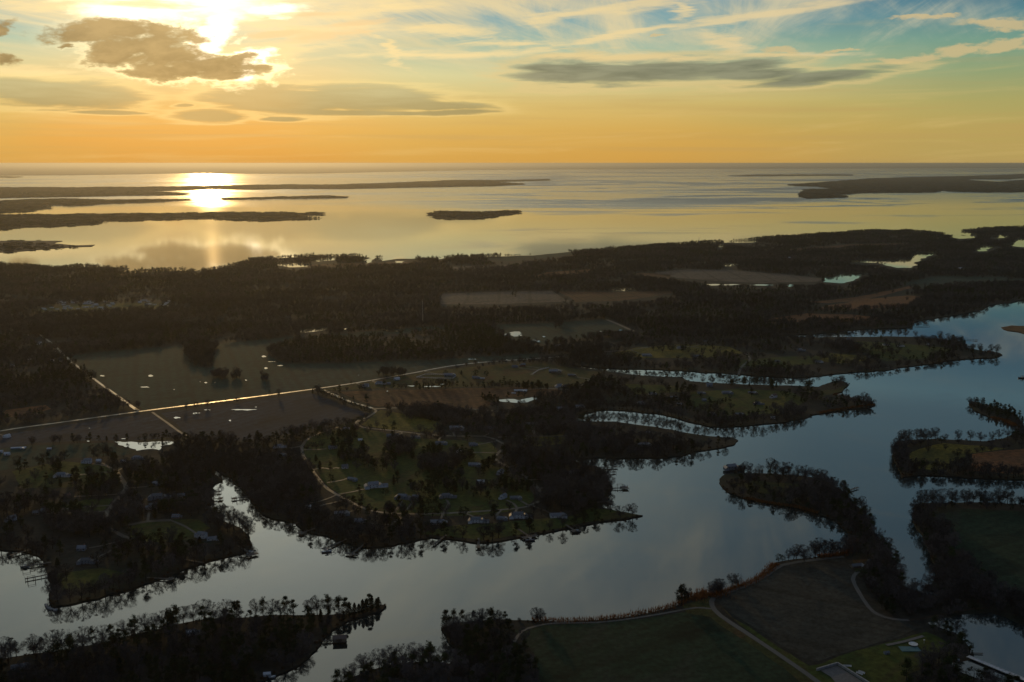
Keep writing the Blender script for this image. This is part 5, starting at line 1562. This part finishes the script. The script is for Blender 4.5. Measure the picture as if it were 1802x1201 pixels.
# ------------------------------------------------------------------ buildings
WALL = {'white': simple_mat('wall_white', (0.46, 0.47, 0.48), 0.8, 0.15), 'blue': simple_mat('wall_blue', (0.15, 0.175, 0.20), 0.8, 0.15), 'tan': simple_mat('wall_tan', (0.13, 0.11, 0.09), 0.85, 0.15),
        'brick': simple_mat('wall_brick', (0.17, 0.075, 0.05), 0.85)}
ROOF = {'slate': simple_mat('roof_slate', (0.085, 0.097, 0.115), 0.6, 0.35, randomise=0.4), 'metal': simple_mat('roof_metal', (0.32, 0.34, 0.37), 0.45, 0.4), 'brown': simple_mat('roof_brown', (0.09, 0.05, 0.04), 0.7)}
simple_mat('glass', (0.02, 0.025, 0.03), 0.08, 0.8)
simple_mat('chimney_brick', (0.22, 0.10, 0.07), 0.9)
simple_mat('door_paint', (0.10, 0.05, 0.04), 0.5)
simple_mat('dock_wood', (0.07, 0.062, 0.055), 0.8)
simple_mat('pile_wood', (0.05, 0.042, 0.035), 0.8)
simple_mat('boat_white', (0.45, 0.47, 0.48), 0.4, 0.4)
simple_mat('boat_dark', (0.05, 0.07, 0.10), 0.35, 0.5)
simple_mat('canvas', (0.10, 0.14, 0.18), 0.7)
simple_mat('steel', (0.35, 0.36, 0.37), 0.4, 0.6)
simple_mat('concrete', (0.20, 0.20, 0.20), 0.85)
simple_mat('pier_plank', (0.40, 0.40, 0.41), 0.8)
simple_mat('fence_white', (0.45, 0.45, 0.45), 0.7)
simple_mat('teal_cover', (0.03, 0.09, 0.10), 0.6)
simple_mat('path_stone', (0.085, 0.082, 0.082), 0.85)

# each kind: blocks (cx, cy, length, depth, wall height, roof height, ridge along x?)
BLOCKS = {
    'ranch': [(0, 0, 17, 8, 2.9, 2.3, True), (8.5, -3.5, 7, 8, 2.8, 2.2, False)],
    'colonial': [(0, 0, 12.5, 8.5, 5.7, 3.0, True), (-8.6, 0.5, 5.4, 6.5, 3.1, 2.0, True)],
    'manor': [(0, 0, 15, 9, 5.8, 3.2, True), (-10.2, -2.5, 6.6, 11, 4.0, 2.5, False), (10.4, -1.5, 6.8, 9.5, 3.6, 2.4, False), (17.4, -3, 7.4, 7, 3.0, 2.2, True)],
    'cottage': [(0, 0, 9, 7, 3.0, 2.5, True)],
    'cape': [(0, 0, 12, 8, 3.0, 3.8, True), (7.8, 0.6, 4.4, 5.5, 2.7, 2.0, True)],
    'barn': [(0, 0, 18, 10, 5.0, 3.4, True), (0, -7.0, 14, 4.4, 2.6, 0.9, True)],
    'shed': [(0, 0, 7, 4.5, 2.4, 1.3, True)],
    'trailer': [(0, 0, 14, 4.2, 2.7, 0.7, True)],
    'long_barn': [(0, 0, 44, 10, 3.6, 2.4, True), (14, -9.2, 12, 9.0, 3.2, 2.2, False)],
}
ROOFC = {'chimney': ('ranch', 'colonial', 'manor', 'cottage', 'cape')}
def gable(cx, cy, L, D, h, r, along):
    mb = MB()
    e = 0.45
    if not along: L, D = D, L
    pts = lambda x, y, z: (cx + (x if along else -y), cy + (y if along else x), z)
    x0, x1, y0, y1 = -L / 2 - e, L / 2 + e, -D / 2 - e, D / 2 + e
    zb = h - e * r / (D / 2) * 0.8
    t = 0.18
    for s in (1, -1):
        q = [pts(x0, s * (-y0), zb), pts(x1, s * (-y0), zb), pts(x1, 0, h + r), pts(x0, 0, h + r)]
        q2 = [(a, b, c + t) for a, b, c in q]
        mb.face(q2); mb.face(q[::-1])
        for i in range(4): mb.face([q[i], q[(i + 1) % 4], q2[(i + 1) % 4], q2[i]])
    return mb
def walls(mb, cx, cy, L, D, h, r, along):
    if not along: L, D = D, L
    pts = lambda x, y, z: (cx + (x if along else -y), cy + (y if along else x), z)
    a, b = L / 2, D / 2
    z = -0.4
    for s in (1, -1):
        mb.face([pts(-a, s * b, z), pts(a, s * b, z), pts(a, s * b, h), pts(-a, s * b, h)])
        mb.face([pts(s * a, -b, z), pts(s * a, b, z), pts(s * a, b, h), pts(s * a, 0, h + r), pts(s * a, -b, h)])

HPART = {}
def house_parts(kind):
    if kind in HPART: return HPART[kind]
    out = []
    wb = MB()
    for b in BLOCKS[kind]: walls(wb, *b)
    out.append(('wall', wb.mesh('wall'), 'W'))
    for b in BLOCKS[kind]: out.append(('roof', gable(*b).mesh('roof'), 'R'))
    b = BLOCKS[kind][0]
    if kind in ROOFC['chimney']:
        c = MB(); c.box(b[2] * 0.28, b[2] * 0.28 + 0.9, -0.45 + 0.6, 0.45 + 0.6, b[4], b[4] + b[5] + 1.3)
        out.append(('chimney', c.mesh('chimney'), 'chimney_brick'))
    if kind == 'cape':
        for x in (-3.4, 0, 3.4):
            d = MB(); d.box(x - 0.7, x + 0.7, -3.4, -1.2, 3.6, 5.1); d.face([(x - 0.9, -3.5, 5.1), (x + 0.9, -3.5, 5.1), (x, -3.5, 5.9)]); d.face([(x - 0.9, -3.5, 5.1), (x, -3.5, 5.9), (x, -0.6, 5.9), (x - 0.9, -0.6, 5.1)]); d.face([(x + 0.9, -3.5, 5.1), (x, -3.5, 5.9), (x, -0.6, 5.9), (x + 0.9, -0.6, 5.1)])
            out.append(('dormer', d.mesh('dormer'), 'W'))
    w = MB(); w.box(-0.6, 0.6, -0.04, 0.04, -0.75, 0.75)
    wm = w.mesh('window')
    if kind not in ('shed', 'barn', 'long_barn', 'trailer'):
        floors = (1.7,) if b[4] < 5 else (1.7, 4.3)
        for z in floors:
            for k in range(3):
                x = (-0.33 + 0.33 * k) * b[2]
                if k == 1 and z < 2: continue
                for s in (-1, 1):
                    out.append(('window', wm, 'glass', (x, b[1] + s * (b[3] / 2 + 0.02), z)))
    d = MB(); d.box(-0.55, 0.55, -0.05, 0.05, -1.1, 1.1)
    out.append(('door', d.mesh('door'), 'door_paint', (0.02 * b[2], b[1] - b[3] / 2 - 0.03, 0.9)))
    HPART[kind] = out
    return out
MESHMAT = {}
def with_mat(me, mat):
    k = (me.name, mat.name)
    if k not in MESHMAT:
        if len(me.materials) == 0: m = me
        elif me.materials[0] == mat: m = me
        else: m = me.copy(); m.materials.clear()
        if len(m.materials) == 0: m.materials.append(mat)
        MESHMAT[k] = m
    return MESHMAT[k]
HNAME = {'barn': 'barn', 'long_barn': 'long_barn', 'shed': 'shed', 'trailer': 'trailer', 'manor': 'large_house', 'cottage': 'cottage'}
def build_house(x, y, kind, deg, wall, roof, s, label, group=None, parts=None, cat=None):
    p = at(x, y, LANDZ)
    e = bpy.data.objects.new(HNAME.get(kind, 'house'), None)
    e.location = (p[0], p[1], LANDZ + 0.1); e.rotation_euler = (0, 0, math.radians(deg)); s *= 0.57
    e.scale = (s, s, s)
    COL.objects.link(e)
    e['label'] = label; e['category'] = cat or {'barn': 'barn', 'long_barn': 'barn', 'shed': 'shed', 'trailer': 'trailer'}.get(kind, 'house')
    if group: e['group'] = group
    first = None
    for t in house_parts(kind):
        if parts and t[0] not in parts: continue
        m = WALL[wall] if t[2] == 'W' else ROOF[roof] if t[2] == 'R' else MATS[t[2]]
        o = bpy.data.objects.new(t[0], with_mat(t[1], m))
        if len(t) > 3: o.location = t[3]
        if t[0] == 'roof' and first is None: first = o
        o.parent = first if t[0] in ('chimney', 'dormer') and first else e
        COL.objects.link(o)
    return e
for t in HOUSES: build_house(*t)
# short drives from the lanes to the houses
LANES = [q for q, w in ROADS]
for t in HOUSES:
    if t[2] in ('shed', 'trailer', 'long_barn'): continue
    p = at(t[0], t[1], LANDZ)
    best, bd = None, 1e9
    for q in LANES:
        d = ((q - p) ** 2).sum(1); i = int(d.argmin())
        if d[i] < bd: bd, best = d[i], q[i]
    if 12 ** 2 < bd < 62 ** 2:
        mid = (p + best) / 2 + RNG.normal(0, 2.5, 2)
        fx = [to_pix(v, LANDZ) for v in (best, mid, p + (best - p) / math.sqrt(bd) * 5.5)]
        road('drive', [tuple(v) for v in fx], 2.3, 'drive', 0.20)
for i, (x, y) in enumerate(TINY):
    build_house(x, y, 'trailer', random.uniform(-20, 20), 'white', 'metal', random.uniform(0.9, 1.15), 'small white trailer home in the pale cluster inside the far left wood', 'trailer homes in the far left wood', ('wall', 'roof'))
for i, (x, y) in enumerate(TINY2):
    build_house(x, y, 'cottage', random.uniform(-20, 20), 'white', 'slate', random.uniform(0.8, 1.1), 'small pale house among trees beside the slanting wet road at left', 'houses beside the slanting wet road', ('wall', 'roof'))

# ------------------------------------------------------------------ docks, boats, boathouse
def root(name, label, cat, loc=(0, 0, 0), rz=0.0, group=None):
    e = bpy.data.objects.new(name, None); e.location = loc; e.rotation_euler = (0, 0, rz); COL.objects.link(e)
    e['label'] = label; e['category'] = cat
    if group: e['group'] = group
    return e
def part(name, mb, mat, parent, **kw):
    me = mb.mesh(name); return link(name, me, mat, parent, **kw)

def boat(p, rz, s, label, dark=False, z=0.0):
    e = root('motor_boat', label, 'boat', (p[0], p[1], z), rz)
    e.scale = (s, s, s)
    hb = MB()
    secs = [(-3.2, 1.0, 0.9), (-1.0, 1.15, 0.95), (1.5, 1.0, 1.05), (3.0, 0.5, 1.2), (3.7, 0.04, 1.3)]
    for (x0, w0, h0), (x1, w1, h1) in zip(secs[:-1], secs[1:]):
        for sgn in (1, -1):
            hb.face([(x0, sgn * w0, h0), (x1, sgn * w1, h1), (x1, 0, 0.0 if x1 < 3.5 else 0.5), (x0, 0, -0.2)])
        hb.face([(x0, w0, h0 - .12), (x1, w1, h1 - .12), (x1, -w1, h1 - .12), (x0, -w0, h0 - .12)])
    hb.face([(-3.2, 1.0, 0.9), (-3.2, -1.0, 0.9), (-3.2, 0, -0.2)])
    part('hull', hb, 'boat_dark' if dark else 'boat_white', e)
    c = MB(); c.box(-0.4, 0.9, -0.5, 0.5, 0.8, 1.7); part('console', c, 'boat_white', e)
    t = MB(); t.box(-1.2, 1.2, -0.9, 0.9, 2.3, 2.38)
    for a in (-1.1, 1.1):
        for b in (-0.8, 0.8): t.stick((a, b, 0.8), (a, b, 2.3), 0.04, 0.04, 4)
    part('canopy', t, 'canvas', e)
    m = MB(); m.box(-3.7, -3.2, -0.25, 0.25, 0.1, 1.3); part('outboard_motor', m, 'boat_dark', e)
    return e

DOCKS = [  # shore end, outer end, head platform (length across, depth), boat lift?, label
    ((80, 994), (36, 1001), (0, 0), True, 'upper dock of the left cove with a boat lift at its end'),
    ((86, 1014), (44, 1022), (0, 0), True, 'lower dock of the left cove pointing at the left edge'),
    ((60, 968), (16, 981), (0, 0), False, 'slanting dock at the top of the left cove'),
    ((268, 1020), (300, 1022), (5, 4), False, 'short dock under the middle of the western peninsula'),
    ((333, 989), (358, 993), (0, 0), False, 'plain dock right of the middle of the western peninsula'),
    ((424, 966), (444, 979), (9, 4), True, 'dock with a platform at the wooded point of the western peninsula'),
    ((366, 881), (388, 880), (6, 4), True, 'dock with a lift on the west side of the narrow creek'),
    ((372, 868), (386, 868), (4, 3), False, 'upper small dock on the west side of the narrow creek'),
    ((432, 877), (412, 880), (5, 4), True, 'dock with a lift on the east side of the narrow creek'),
    ((424, 861), (413, 862), (0, 0), False, 'tiny upper dock on the east side of the narrow creek'),
    ((550, 934), (530, 941), (6, 5), True, 'dock with a dark covered lift below the left end of the loop'),
    ((527, 922), (502, 929), (0, 0), False, 'plain slanting dock left of the covered lift'),
    ((604, 954), (572, 969), (6, 4), True, 'long dock with a white boat on the near shore'),
    ((642, 960), (618, 978), (10, 3), False, 'long slanting dock with a cross piece on the near shore'),
    ((782, 947), (764, 960), (3, 3), False, 'slanting dock on the near shore between two bare trees'),
    ((842, 953), (842, 966), (4, 3), False, 'short straight dock pointing at the viewer'),
    ((912, 934), (932, 947), (14, 5), True, 'long dock ending in a wide platform under the bright house'),
    ((1000, 929), (1012, 937), (7, 4), True, 'dock with a lift right of the long platform dock'),
    ((1074, 862), (1100, 861), (7, 6), True, 'dock with boats reaching right from the dark wood'),
    ((1058, 886), (1074, 885), (4, 4), True, 'dock above the grassy tip'),
    ((1062, 825), (1083, 824), (4, 4), True, 'uppermost dock of the small cove'),
    ((1068, 834), (1081, 833), (3, 3), False, 'small dock just below the uppermost one of the cove'),
    ((1698, 598), (1718, 600), (3, 3), False, 'upper dock under the big trees of the far tip'),
    ((1700, 609), (1717, 608), (0, 0), False, 'lower dock under the big trees of the far tip'),
    ((1612, 570), (1632, 571), (4, 4), True, 'dock with a lift at the mouth of the back creek'),
    ((1612, 576), (1636, 575), (0, 0), False, 'thin dock below the one at the mouth of the back creek'),
    ((1716, 547), (1727, 549), (0, 0), False, 'small dock on the far wooded bank at right'),
    ((1492, 866), (1510, 860), (0, 0), False, 'rough jetty on the outer side of the curved spit'),
    ((1560, 649), (1578, 651), (3, 3), False, 'small dock on the near shore of the upper peninsula'),
    ((1290, 672), (1296, 675), (4, 3), False, 'little landing stage in the upper creek'),
]
for di, (a, b, plat, lift, label) in enumerate(DOCKS):
    A, Bq = at(*a, 0.0), at(*b, 0.0)
    d = Bq - A; L = float(np.linalg.norm(d)); rz = math.atan2(d[1], d[0])
    e = root('dock', label, 'dock', (A[0], A[1], 0.0), rz)
    dk = MB(); dk.box(-4.0, L, -0.9, 0.9, 1.15, 1.33)
    part('deck', dk, 'dock_wood', e)
    if plat[0]:
        pm = MB(); pm.box(L - plat[1] / 2, L + plat[1] / 2, -plat[0] / 2, plat[0] / 2, 1.335, 1.46)
        part('platform', pm, 'dock_wood', e)
    ps = MB()
    n = max(2, int(L / 4))
    for k in range(n + 1):
        x = L * k / n - 0.2
        for s in (-1, 1): ps.stick((x, s * 0.98, -2.5), (x, s * 0.98, random.uniform(1.8, 2.6)), 0.13, 0.12, 6)
    if plat[0]:
        for s in (-1, 1):
            for q in (-1, 1): ps.stick((L + q * plat[1] / 2, s * (plat[0] / 2 + .1), -2.5), (L + q * plat[1] / 2, s * (plat[0] / 2 + .1), 2.6), 0.13, 0.12, 6)
    part('piling', ps, 'pile_wood', e, kind='stuff')
    if lift:
        lf = MB()
        for x in (L - 6.5, L - 1.5):
            for y in (2.2, 5.4): lf.stick((x, y, -2.5), (x, y, 3.4), 0.14, 0.13, 6)
            lf.box(x - 0.12, x + 0.12, 2.1, 5.5, 3.2, 3.4)
        for y in (2.2, 5.4): lf.box(L - 6.6, L - 1.4, y - 0.1, y + 0.1, 3.4, 3.55)
        part('boat_lift', lf, 'pile_wood', e)
for (x, y, rz, s, lab, dark, z) in [
        (575, 972, 0.3, 1.1, 'white motor boat at the end of the long near shore dock', False, 0.0),
        (44, 999, 0.1, 0.9, 'pale motor boat beside the upper dock of the left cove', False, 0.0),
        (440, 974, 0.9, 0.9, 'motor boat moored at the platform of the wooded point', False, 0.0),
        (1098, 858, 0.2, 1.0, 'left motor boat at the dock reaching from the dark wood', False, 0.0),
        (933, 952, 0.1, 1.1, 'motor boat in front of the wide platform dock', True, 0.0),
        (1016, 937, 0.3, 0.9, 'motor boat beside the dock right of the platform dock', True, 0.0),
        (1629, 569, 0.1, 1.0, 'dark motor boat at the mouth of the back creek', True, 0.0),
        (1799, 666, 0.0, 1.6, 'dark boat alone on the open creek at the right edge', True, 0.0),
        (474, 1194, 0.3, 1.0, 'pale boat by the shed at the waterline of the headland', False, 0.0)]:
    boat(at(x, y, 0), rz, s, lab, dark, z)

# covered boat slip in front of the headland
A, Bq = at(562, 1130, 0), at(586, 1126, 0)
bp = at(598, 1130, 0)
e = root('boathouse', 'dark roofed open boathouse on posts beside the bottom left headland', 'boathouse', (bp[0], bp[1], 0), 0.10)
e.scale = (0.7, 0.7, 0.8)
f = MB(); f.box(-6.2, 6.2, -3.6, 3.6, 1.0, 1.2); part('deck', f, 'dock_wood', e)
r = gable(0, 0, 12, 7.5, 4.2, 1.5, True); part('roof', r, simple_mat('boathouse_roof', (0.07, 0.05, 0.045), 0.6), e)
for x in (-5.6, 0, 5.6):
    for y in (-3.3, 3.3):
        q = MB(); q.stick((x, y, -2.5), (x, y, 4.0), 0.16, 0.16, 6); part('post', q, 'pile_wood', e)
w = MB(); w.box(-3, 2.4, -1.4, 1.2, 1.2, 2.6); part('locker', w, 'wall_tan', e)
A = at(560, 1131, 0); dv = bp - A; L = float(np.linalg.norm(dv)) - 4
w = root('walkway', 'narrow wooden walkway from the headland to the boathouse', 'walkway', (A[0], A[1], 0), math.atan2(dv[1], dv[0]))
m = MB(); m.box(-3, L, -0.7, 0.7, 1.0, 1.16); part('deck', m, 'dock_wood', w)
m = MB()
for k in range(6):
    for s in (-1, 1): m.stick((L * k / 5 - .3, s * .75, -2.5), (L * k / 5 - .3, s * .75, 1.7), .12, .12, 6)
part('piling', m, 'pile_wood', w, kind='stuff')

# curved stone jetty at the corner of the western peninsula
m = MB()
pts = [at(x, y, 0) for x, y in ((100, 1075), (90, 1073), (83, 1069), (79, 1064))]
for i in range(len(pts) - 1):
    for k in range(9):
        p = pts[i] + (pts[i + 1] - pts[i]) * k / 9 + RNG.normal(0, 0.4, 2)
        s = random.uniform(0.5, 0.9)
        m.box(p[0] - s, p[0] + s, p[1] - s * .8, p[1] + s * .8, -1.0, random.uniform(0.4, 0.9))
me = m.mesh('jetty'); o = link('jetty', me, 'concrete'); o['label'] = 'curved stone jetty off the corner of the western peninsula'; o['category'] = 'jetty'

# pier in the corner cove
A, Bq = at(1708, 1163, 0), at(1860, 1226, 0)
dv = Bq - A; L = float(np.linalg.norm(dv))
e = root('pier', 'long pale straight pier across the cove in the bottom right corner', 'pier', (A[0], A[1], LANDZ + 0.3), math.atan2(dv[1], dv[0]))
m = MB(); m.box(-2, L, -1.5, 1.5, 0.7, 0.95); part('deck', m, 'pier_plank', e)
for s in (-1, 1):
    m = MB(); m.box(-2, L, s * 1.45 - 0.12, s * 1.45 + 0.12, 0.955, 1.2); part('kerb', m, 'fence_white', e)
m = MB()
for k in range(int(L / 5)):
    for s in (-1, 1): m.stick((k * 5, s * 1.3, -2.2), (k * 5, s * 1.3, 0.7), 0.18, 0.18, 6)
part('piling', m, 'pile_wood', e, kind='stuff')
A = at(1709, 1152, LANDZ); dk = root('dock', 'tiny dock with a white post above the corner pier', 'dock', (A[0], A[1], LANDZ + .3), -0.05)
m = MB(); m.box(-1, 7, -.6, .6, .5, .65); part('deck', m, 'dock_wood', dk)
m = MB(); m.box(-0.6, 0.0, -.3, .3, .65, 2.2); part('post', m, 'fence_white', dk)

# ------------------------------------------------------------------ masts
def mast(x, y, h, wdt, label, legs):
    p = at(x, y, LANDZ)
    e = root('radio_mast', label, 'mast', (p[0], p[1], LANDZ))
    for k in range(legs):
        t = 2 * math.pi * k / legs
        m = MB(); m.stick((wdt * math.cos(t), wdt * math.sin(t), -0.5), (0.25 * wdt * math.cos(t), 0.25 * wdt * math.sin(t), h), 0.16, 0.10, 4); part('leg', m, 'steel', e)
    m = MB(); n = int(h / 3)
    R = lambda z: wdt * (1 - 0.75 * z / h)
    for i in range(n):
        z0, z1 = i * h / n, (i + 1) * h / n
        for k in range(legs):
            a0, a1 = 2 * math.pi * k / legs, 2 * math.pi * (k + 1) / legs
            m.stick((R(z0) * math.cos(a0), R(z0) * math.sin(a0), z0), (R(z1) * math.cos(a1), R(z1) * math.sin(a1), z1), 0.06, 0.06, 3)
    part('lattice', m, 'steel', e, kind='stuff')
    m = MB(); m.stick((0, 0, h), (0, 0, h + 4), 0.08, 0.04, 4); part('antenna', m, 'steel', e)
mast(744, 573, 46, 1.2, 'tall thin grey radio mast rising out of the dark central wood', 3)
mast(1230, 434, 34, 2.6, 'short far lattice tower on the wooded bay shore', 4)

# ------------------------------------------------------------------ fences, courtyard, garden things
def rail_fence(px, label, h=1.3, gap=3.0, mat='fence_white'):
    P = [at(x, y, LANDZ) for x, y in px]
    e = root('paddock_fence', label, 'fence', (P[0][0], P[0][1], LANDZ + .2))
    for a, b in zip(P[:-1], P[1:]):
        d = b - a; L = float(np.linalg.norm(d)); u = d / L; nrm = np.array([-u[1], u[0]]) * 0.05
        q = a - P[0]
        for z in (0.45, 0.85, 1.2):
            m = MB()
            s, t = q, q + d
            for sg in (1, -1):
                m.face([(s[0] + sg * nrm[0], s[1] + sg * nrm[1], z), (t[0] + sg * nrm[0], t[1] + sg * nrm[1], z), (t[0] + sg * nrm[0], t[1] + sg * nrm[1], z + .22), (s[0] + sg * nrm[0], s[1] + sg * nrm[1], z + .22)])
            m.face([(s[0] + nrm[0], s[1] + nrm[1], z + .22), (t[0] + nrm[0], t[1] + nrm[1], z + .22), (t[0] - nrm[0], t[1] - nrm[1], z + .22), (s[0] - nrm[0], s[1] - nrm[1], z + .22)])
            part('rail', m, mat, e)
        m = MB()
        for k in range(int(L / gap) + 1):
            c = q + u * k * gap
            m.box(c[0] - .12, c[0] + .12, c[1] - .12, c[1] + .12, -.3, 1.55)
        part('post', m, mat, e, kind='stuff')
rail_fence([(733, 665), (748, 660), (790, 660), (803, 663), (797, 667), (770, 667), (733, 665)], 'white rail fence round the paddock below the straight road')
rail_fence([(938, 659), (948, 652), (966, 648)], 'pale rail fence left of the long grey row by the upper creek')

def box_wall(a, b, base, e, h=1.6, w=0.8):
    d = b - a; L = float(np.linalg.norm(d))
    m = MB(); m.box(0, L, -w / 2, w / 2, 0, h)
    o = part('wall', m, 'concrete', e)
    q = a - base; o.location = (q[0], q[1], 0); o.rotation_euler = (0, 0, math.atan2(d[1], d[0]))
c0, c1, c2 = at(1437, 1181, LANDZ), at(1474, 1170, LANDZ), at(1540, 1212, LANDZ)
e = root('courtyard_wall', 'pale low wall around the gravel yard beside the near road', 'wall', (c0[0], c0[1], LANDZ))
box_wall(c0, c1, c0, e); box_wall(c1, c2, c0, e)
me = poly_mesh('yard', [at(x, y, LANDZ) for x, y in ((1444, 1181), (1473, 1172), (1538, 1213), (1560, 1240), (1500, 1240), (1480, 1214), (1462, 1192))], LANDZ + 0.22)
link('yard', me, 'path_stone', kind='structure')
def bench(x, y, rz, label, L=5.0):
    p = at(x, y, LANDZ)
    e = root('garden_bench', label, 'bench', (p[0], p[1], LANDZ + .1), rz)
    m = MB(); m.box(-L / 2, L / 2, -.4, .4, .42, .52); part('seat', m, 'fence_white', e)
    m = MB(); m.box(-L / 2, L / 2, .36, .46, .55, 1.1); part('backrest', m, 'fence_white', e)
    for s in (-1, 1):
        m = MB(); m.box(s * L * .42 - .1, s * L * .42 + .1, -.35, .35, 0, .42); part('leg', m, 'fence_white', e)
bench(1491, 1174, -0.1, 'white bench outside the corner of the courtyard wall')
bench(1512, 1187, -0.75, 'left of two pale benches along the courtyard wall', 4)
bench(1516, 1185, -0.75, 'right of two pale benches along the courtyard wall', 4)
def table(x, y, label):
    p = at(x, y, LANDZ)
    e = root('garden_table', label, 'table', (p[0], p[1], LANDZ + .1))
    m = MB(); R = 2.6
    ring = [(R * math.cos(t), R * math.sin(t)) for t in np.linspace(0, 2 * math.pi, 17)[:-1]]
    m.face([(a, b, .95) for a, b in ring]); m.face([(a, b, .8) for a, b in ring][::-1])
    for i in range(16):
        a, b = ring[i], ring[(i + 1) % 16]; m.face([(*a, .8), (*b, .8), (*b, .95), (*a, .95)])
    part('net_bed', m, 'steel', e)
    m = MB()
    for i in range(16):
        a, b = ring[i], ring[(i + 1) % 16]; m.stick((*a, .9), (*b, .9), .22, .22, 5)
    part('rim', m, 'fence_white', e)
    for k in range(4):
        t = k * math.pi / 2; m = MB(); m.stick((R * math.cos(t), R * math.sin(t), 0), (R * math.cos(t), R * math.sin(t), .85), .07, .07, 5); part('leg', m, 'steel', e)
    e.name = 'trampoline'; e['category'] = 'trampoline'
table(1607, 1136, 'round white rimmed trampoline on the lawn left of the corner cove')
p = at(1601, 1143, LANDZ)
m = MB(); m.box(-6, 6, -3.2, 3.2, 0, 0.35); o = part('pool_cover', m, 'teal_cover', None); o.location = (p[0], p[1], LANDZ); o['label'] = 'flat teal pool cover in front of the trampoline'; o['category'] = 'pool'
p = at(1626, 1133, LANDZ)
e = root('garden_lamp', 'small white post lamp right of the trampoline', 'lamp', (p[0], p[1], LANDZ))
m = MB(); m.stick((0, 0, -.2), (0, 0, 2.0), .1, .08, 6); part('post', m, 'fence_white', e)
m = MB(); m.box(-.35, .35, -.35, .35, 2.0, 2.7); part('lantern', m, 'fence_white', e)
p = at(1560, 1150, LANDZ)
build_house(1560, 1151, 'shed', 15, 'blue', 'slate', 0.8, 'little dark garden shed on the lawn above the courtyard')
build_house(1684, 1163, 'shed', 15, 'white', 'metal', 0.6, 'tiny pale hut among the dark bushes beside the pier')

# brick coloured garden path
road('path', [(1560, 1136), (1590, 1130), (1625, 1120)], 2.5, 'path_stone', 0.25)
